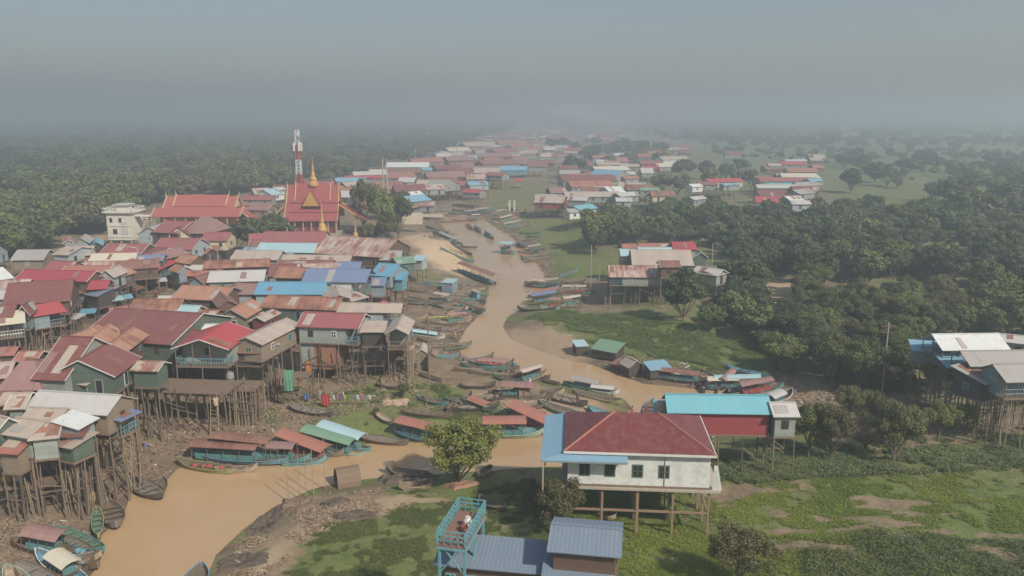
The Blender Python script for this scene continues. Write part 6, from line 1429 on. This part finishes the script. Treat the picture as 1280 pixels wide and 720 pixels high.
# people
SKIN = plain('skin', (.30,.17,.11), dirt=0)
def person(px, py, h, top, bottom, label, pose=0, lift=0, turn=0.0):
    p = on(px, py, lift); k = h/1.7
    if pose == 1:   # sitting on the ground
        J = [(0,0,.12),(0,0,.55),(0,0,.72),(0,.02,.86), (.09,-.05,.14),(.14,-.42,.38),(.14,-.62,.05), (-.09,-.05,.14),(-.14,-.42,.38),(-.14,-.62,.05), (.19,0,.62),(.24,-.12,.40),(.16,-.36,.40), (-.19,0,.62),(-.24,-.12,.40),(-.16,-.36,.40)]
    elif pose == 2: # bending forward
        J = [(0,.05,.88),(0,-.28,1.22),(0,-.42,1.30),(0,-.55,1.30), (.1,.05,.82),(.12,0,.44),(.12,.05,.03), (-.1,.05,.82),(-.12,-.05,.44),(-.12,0,.03), (.2,-.34,1.2),(.22,-.4,.92),(.16,-.5,.68), (-.2,-.34,1.2),(-.22,-.4,.92),(-.16,-.5,.68)]
    else:
        J = [(0,0,.92),(0,0,1.32),(0,0,1.46),(0,-.01,1.60), (.1,0,.86),(.12,-.06,.46),(.12,0,.03), (-.1,0,.86),(-.12,.05,.46),(-.13,.1,.03), (.2,0,1.36),(.25,.02,1.08),(.22,-.12,.84), (-.2,0,1.36),(-.25,.02,1.08),(-.22,-.06,.82)]
    rad = [.14,.15,.055,.10, .085,.06,.04, .085,.06,.04, .06,.045,.035, .06,.045,.035]
    E = [(0,1),(1,2),(2,3),(0,4),(4,5),(5,6),(0,7),(7,8),(8,9),(1,10),(10,11),(11,12),(1,13),(13,14),(14,15)]
    me = bpy.data.meshes.new('person'); me.from_pydata([tuple(q*k for q in j) for j in J], E, []); me.update()
    o = bpy.data.objects.new('person', me); COL.objects.link(o); me.materials.append(SKIN)
    md = o.modifiers.new('skin', 'SKIN'); 
    for v, r in zip(me.skin_vertices[0].data if me.skin_vertices else [], rad): v.radius = (r*k, r*k)
    if not me.skin_vertices:
        bpy.context.view_layer.objects.active = o
    md2 = o.modifiers.new('sub', 'SUBSURF'); md2.levels = 1; md2.render_levels = 1
    o.location = p; o.rotation_euler = (0, 0, turn); tag(o, label, 'person')
    # clothes follow the body as tapering shells
    hip, chest, neck, head = [Vector(j)*k for j in J[:4]]
    MB().bar(hip+(chest-hip)*-.1, chest+(neck-chest)*.3, .175*k, 9, .19*k).build('shirt', top, o)
    tb = MB()
    for a, b, c in ((4,5,6),(7,8,9)):
        a, b, c = [Vector(J[q])*k for q in (a, b, c)]; tb.bar(a+Vector((0,0,.04)), b, .11*k, 8, .085*k); tb.bar(b, b.lerp(c, .75), .085*k, 8, .07*k)
    tb.build('trousers', bottom, o)
    MB().lathe([(.02,-.02),(.115*k,.0),(.12*k,.06*k),(.08*k,.12*k),(.02,.14*k)], 9).build('hair', plain('black_hair', (.02,.018,.015), dirt=0), o).location = head+Vector((0,.015,.03*k))
    return o
CL = {k: plain('cloth_'+k, v, dirt=.1) for k, v in dict(white=(.6,.6,.58), blue=(.10,.18,.38), red=(.5,.07,.07), yellow=(.55,.42,.10), grey=(.25,.25,.26), black=(.04,.04,.05), green=(.1,.28,.16), pink=(.5,.2,.25)).items()}
PEOPLE = [(662,485,'white','black',0,'person in white top standing near the thatched shelter on the spit'),(569,424,'yellow','grey',2,'person in yellow bending over a boat on the left mud'),(400,501,'white','blue',0,'person in white top on the grass below the pink roofed house'),
 (470,374,'red','grey',0,'person in red near the red umbrella'),(459,378,'blue','black',0,'person in blue beside the market steps'),(487,382,'pink','grey',0,'person in pink at the river market'),
 (583,392,'white','blue',0,'person in white standing by the small red boat'),(722,503,'grey','black',2,'person in grey bending among the boats on the spit'),(803,524,'blue','grey',0,'person in blue standing near the dark red cross'),
 (228,362,'white','blue',0,'person in white walking in the village street'),(195,372,'red','black',0,'person in red at the street stalls'),(120,398,'blue','grey',0,'person in blue at the near end of the street'),(246,350,'yellow','black',0,'person in yellow far up the street'),
 (182,560,'blue','grey',1,'person sitting in the shade below the long bamboo platform'),(640,338,'white','grey',0,'person in white on the right shore by the houseboats'),(790,524,'red','grey',0,'person in red at the end of the sand spit')]
for i, (px_, py_, a_, b_2, ps, lab) in enumerate(PEOPLE): person(px_, py_, 1.62, CL[a_], CL[b_2], lab, ps, turn=rs.uniform(-2, 2))
# street stalls, tarps and baskets along the red dirt street
cols = ['sky','orng','tan','salm','lgrey','pale','brn','blue']; nm_ = dict(sky='sky blue', orng='orange', tan='tan', salm='salmon', lgrey='pale grey', pale='pale blue', brn='brown', blue='bright blue')
def stall(px, py, w, d, h, col, label, rot):
    p = on(px, py, 0); o = empty('market_stall', p, rot); tag(o, label, 'stall', 'stalls along the street')
    MB().slab([(-w/2,-d/2,h-.25),(w/2,-d/2,h-.25),(w/2,d/2,h+.15),(-w/2,d/2,h+.15)], .05).build('canopy', rm(col), o)
    MB().box(-w*.42,w*.42,-d*.3,d*.2,.02,.8).build('counter', wm('brown'), o)
    for sx in (-1, 1):
        for sy in (-1, 1): child('post', UPOST['w'], o, (sx*w*.46, sy*d*.42, -.3), (0,0,0), (.05,.05,h+.1 if sy < 0 else h+.35))
spots = [(78,420,'near end of the street'),(96,412,'second stall place from the near end'),(112,404,'below the crimson roof'),(128,398,'under the small blue grey roof'),(142,390,'beside the short pale pole'),(158,384,'left of the striped roof'),
 (150,402,'behind the striped roof'),(172,376,'at the foot of the white street lamp'),(186,368,'just above the street lamp foot'),(200,364,'left of the orange tiled roof'),(206,354,'across from the red awning'),(218,350,'under the bright red awning'),
 (232,352,'left of the brown peaked house'),(242,342,'below the orange stall roofs'),(252,338,'near the far lamp post'),(266,334,'at the far end of the street'),(60,432,'beside the salmon orange roof')]
for i, (a_, b_2, wh_) in enumerate(spots):
    c_ = cols[(i*3+1) % 8]; stall(a_, b_2, rs.uniform(2.2, 3.4), rs.uniform(1.8, 2.4), rs.uniform(2.0, 2.5), c_, 'small %s street stall canopy %s' % (nm_[c_], wh_), rs.uniform(-.6, .9))
# red umbrella, cloths and washing
p = on(475, 377, 2.6); um = empty('parasol', p-Vector((0,0,2.6))); tag(um, 'red and white parasol at the river market', 'parasol')
MB().lathe([(1.5,2.3),(1.45,2.36),(.8,2.75),(.05,2.95)], 12).build('canopy', rm('red'), um); child('shaft', UPOST['c'], um, (0,0,-.2), (0,0,0), (.03,.03,2.9))
def cloth(p0, p1, h, mat, label, cat='cloth', name='cloth', drop=1.4, up=1.9):
    a = on(*p0, up); b = on(*p1, up); n = 10; vs = []
    for j in range(2):
        for i in range(n+1):
            q = a.lerp(b, i/n); vs.append((q.x-a.x+.05*j, q.y-a.y+.12*math.sin(i*1.7)*(j), q.z-a.z-drop*j-.08*math.sin(i/n*math.pi)))
    fs = [(i, i+1, n+2+i, n+1+i) for i in range(n)]; m = MB().add(vs, fs); o = m.build(name, mat); md = o.modifiers.new('thick', 'SOLIDIFY'); md.thickness = .02; o.location = a; tag(o, label, cat); return o
cloth((381,450),(389,451), 1, plain('orange_yellow_cloth', (.65,.22,.04), dirt=.4, dirtcol=(.65,.5,.08), scale=2), 'bright orange and yellow blanket hanging below the brick lower room', up=3.0, drop=1.6)
cloth((401,492),(412,493), 1, CL['red'], 'red blanket on the washing line over the grass', up=1.8)
wl_ = [(415,'white'),(420,'pink'),(424,'blue'),(429,'yellow'),(434,'green'),(439,'grey'),(445,'white'),(450,'pink'),(455,'grey'),(460,'white')]
for i, (x_, c_) in enumerate(wl_): cloth((x_,493),(x_+3.4,493), 1, CL[c_], '%s garment on the washing line, %s from the red blanket' % (c_, ['first','second','third','fourth','fifth','sixth','seventh','eighth','ninth','last'][i]), 'garment', 'garment', drop=.55, up=1.7)
a_ = on(400,493,1.84); b_2 = on(466,493,1.8); wr = MB().bar((0,0,0), b_2-a_, .012, 4).build('washing_line', WOODD); wr.location = a_; tag(wr, 'washing line strung low over the grassy bank', 'washing line')
cloth((266,497),(272,497), 1, plain('cream_cloth', (.6,.5,.38)), 'cream cloth hanging over the edge of the long platform', up=4.5, drop=.9)
# pots, drums and baskets, each one a thing
def pot(px, py, up, r, h, mat, label, cat='jar', name='jar'):
    p = on(px, py, up); o = MB().lathe([(r*.6,0),(r,h*.35),(r*.9,h*.75),(r*.6,h*.92),(r*.65,h)], 10).build(name, mat); o.location = p; tag(o, label, cat)
pot(155,482,4.62,.45,.9,plain('blue_drum', (.06,.20,.42), dirt=.1),'blue drum at the back of the long platform','drum','drum'); pot(162,483,4.62,.4,.7,plain('yellow_tub', (.62,.48,.12), dirt=.1),'yellow tub beside the blue drum','tub','tub')
pot(168,481,4.62,.35,.8,CL['white'],'white can on the long platform','can','can'); pot(187,481,4.62,.7,.3,plain('blue_basin', (.12,.36,.55), dirt=.1),'wide blue basin on the long platform','basin','basin')
pot(114,629,0,.55,1.3,plain('tan_jar', (.5,.38,.22)),'tall tan jar beside the tall stilts at the lower left'); pot(103,503,0,.4,1,CL['blue'],'blue drum under the mud bank houses','drum','drum')
pot(383,501,0,.4,.9,CL['blue'],'blue drum standing on the grass by the small platform','drum','drum'); pot(10,603,2.62,.5,.8,plain('orange_tub', (.65,.33,.06), dirt=.1),'orange tub on the low plank platform','tub','tub'); pot(24,602,2.62,.35,.6,CL['white'],'white pot on the low plank platform')
pot(288,476,4.3,.5,1.1,CL['grey'],'grey drum on the round ended bamboo landing','drum','drum')
# ladders
def ladder(p0, h, w, lean, label, rot=0):
    p = on(*p0, 0); o = empty('ladder', p, rot); tag(o, label, 'ladder'); L_ = MB()
    for s in (-1, 1): MB().bar((s*w/2,0,-.2),(s*w/2*.9,lean,h),.05,5).build('rail', WOODL, o)
    n = int(h/.38)
    for i in range(1, n): child('rung', UPOST['l'], o, (-w/2, lean*i/n, h*i/n), (0, math.pi/2, 0), (.03,.03,w))
ladder((268,546), 4.9, .9, 1.0, 'wooden ladder leaning on the long bamboo platform'); ladder((520,470), 2.6, .8, .8, 'short ladder near the low working deck'); ladder((760,392), 3, 1, 1, 'steps up to the turquoise veranda of the rust streaked house')
# driftwood, reeds and litter that nobody could count
def scatter(name, n, region, size, mat, label, cat, zup=.5, seed=1, wlim=2):
    r = np.random.default_rng(seed); P = [tuple(p) for p in wpoly(region, 1.5)]; A = np.array(P); mn, mx = A.min(0), A.max(0)
    y = mn[1]*(mx[1]/mn[1])**r.random(n*3); x = r.uniform(mn[0], mx[0], n*3); ok = (sdf(x, y, P) < 0) & (sdf(x, y, RIVER) > .1) & (fbm(x*.3, y*.3, seed, 3) > .42)
    x, y = x[ok][:n], y[ok][:n]; k = len(x); z = ground(x, y); a = r.uniform(0, 6.28, k); el = r.uniform(0, zup, k); L_ = size*r.uniform(.3, 1.6, k)*.8; t = r.uniform(.012, .04, k)*(1+size)
    d = np.stack([np.cos(a)*np.cos(el), np.sin(a)*np.cos(el), np.sin(el)], 1)*L_[:, None]; s = np.stack([-np.sin(a), np.cos(a), np.zeros(k)], 1)*t[:, None]; u = np.array([0, 0, 1])*t[:, None]; c = np.stack([x, y, z], 1)
    V = np.stack([c-s, c+s, c+u*1.6, c+d-s, c+d+s, c+d+u*1.6], 1).reshape(-1, 3); b = np.arange(k)[:, None]*6
    Fq_ = np.concatenate([b+np.array([[0, 3, 5, 2]]), b+np.array([[2, 5, 4, 1]])]); me = npmesh(name, V, Fq_, 4, mat, {'tone': np.repeat(r.uniform(0, 1, k), 6)}); o = bpy.data.objects.new(name, me); COL.objects.link(o); tag(o, label, cat, kind='stuff')
ml, nt, b = newmat('sticks_and_litter'); tn = N(nt, 'ShaderNodeAttribute', attribute_name='tone').outputs['Fac']; L(nt, mixc(nt, ramp(nt, tn, .985, .99), mixc(nt, tn, (.15,.105,.075), (.32,.235,.165)), (.6,.58,.55)), b.inputs['Base Color']); b.inputs['Roughness'].default_value = .9
scatter('driftwood', 5200, [(110,640),(150,560),(220,520),(330,500),(330,560),(240,585),(160,612),(120,700),(0,760),(-40,640)], .55, ml, 'driftwood sticks and litter on the muddy slope at the lower left', 'driftwood', .5, 3)
scatter('driftwood', 2600, [(520,352),(600,352),(612,388),(574,440),(520,440),(500,400)], .8, ml, 'driftwood and poles on the mud by the narrows', 'driftwood', .3, 4)
scatter('driftwood', 2400, [(-60,470),(-60,340),(140,330),(300,300),(300,345),(130,440),(60,470)], .8, ml, 'litter and boards along the dirt street', 'litter', .9, 5)
scatter('driftwood', 2600, [(270,720),(300,660),(400,605),(560,600),(560,625),(420,650),(340,710)], .5, ml, 'sticks along the near shore', 'driftwood', .3, 6)
scatter('driftwood', 2400, [(530,300),(540,262),(600,262),(680,300),(700,350),(640,330),(600,280)], 1.3, ml, 'driftwood at the head of the river', 'driftwood', .4, 7)
scatter('driftwood', 2600, [(700,450),(780,440),(980,470),(1060,490),(1020,520),(960,500),(860,478)], .7, ml, 'broken wood on the right bank', 'driftwood', .5, 8)
scatter('driftwood', 3000, [(160,500),(330,500),(520,450),(520,490),(330,545),(170,560)], .6, ml, 'sticks and litter beneath the platforms', 'litter', .9, 9)
scatter('driftwood', 2200, [(420,500),(560,470),(700,490),(780,520),(640,530),(560,520)], .5, ml, 'scraps of wood on the sand spit', 'driftwood', .3, 10)

def wire(p0, p1, h0, h1, label):
    a = on(*p0, h0); b = on(*p1, h1); w_ = MB(); n = 12; last = Vector((0, 0, 0))
    for i in range(1, n+1):
        t = i/n; q = (b-a)*t; q.z -= 1.2*4*t*(1-t)*.5; w_.bar(last, q, .02, 3); last = q
    o = w_.build('power_line', plain('black_cable', (.05,.05,.05), dirt=0)); o.location = a; tag(o, label, 'cable')
wire((78,402),(177,369), 6.3, 8.6, 'thin cable between the pale pole and the white street lamp'); wire((177,369),(251,340), 8.6, 6.3, 'thin cable from the white street lamp to the far lamp post')

cloth((354,462),(366,462), 1, plain('green_net', (.12,.30,.20), dirt=.3), 'green fishing net draped beside the small platform', 'fishing net', 'fishing_net', up=5.2, drop=2.6)
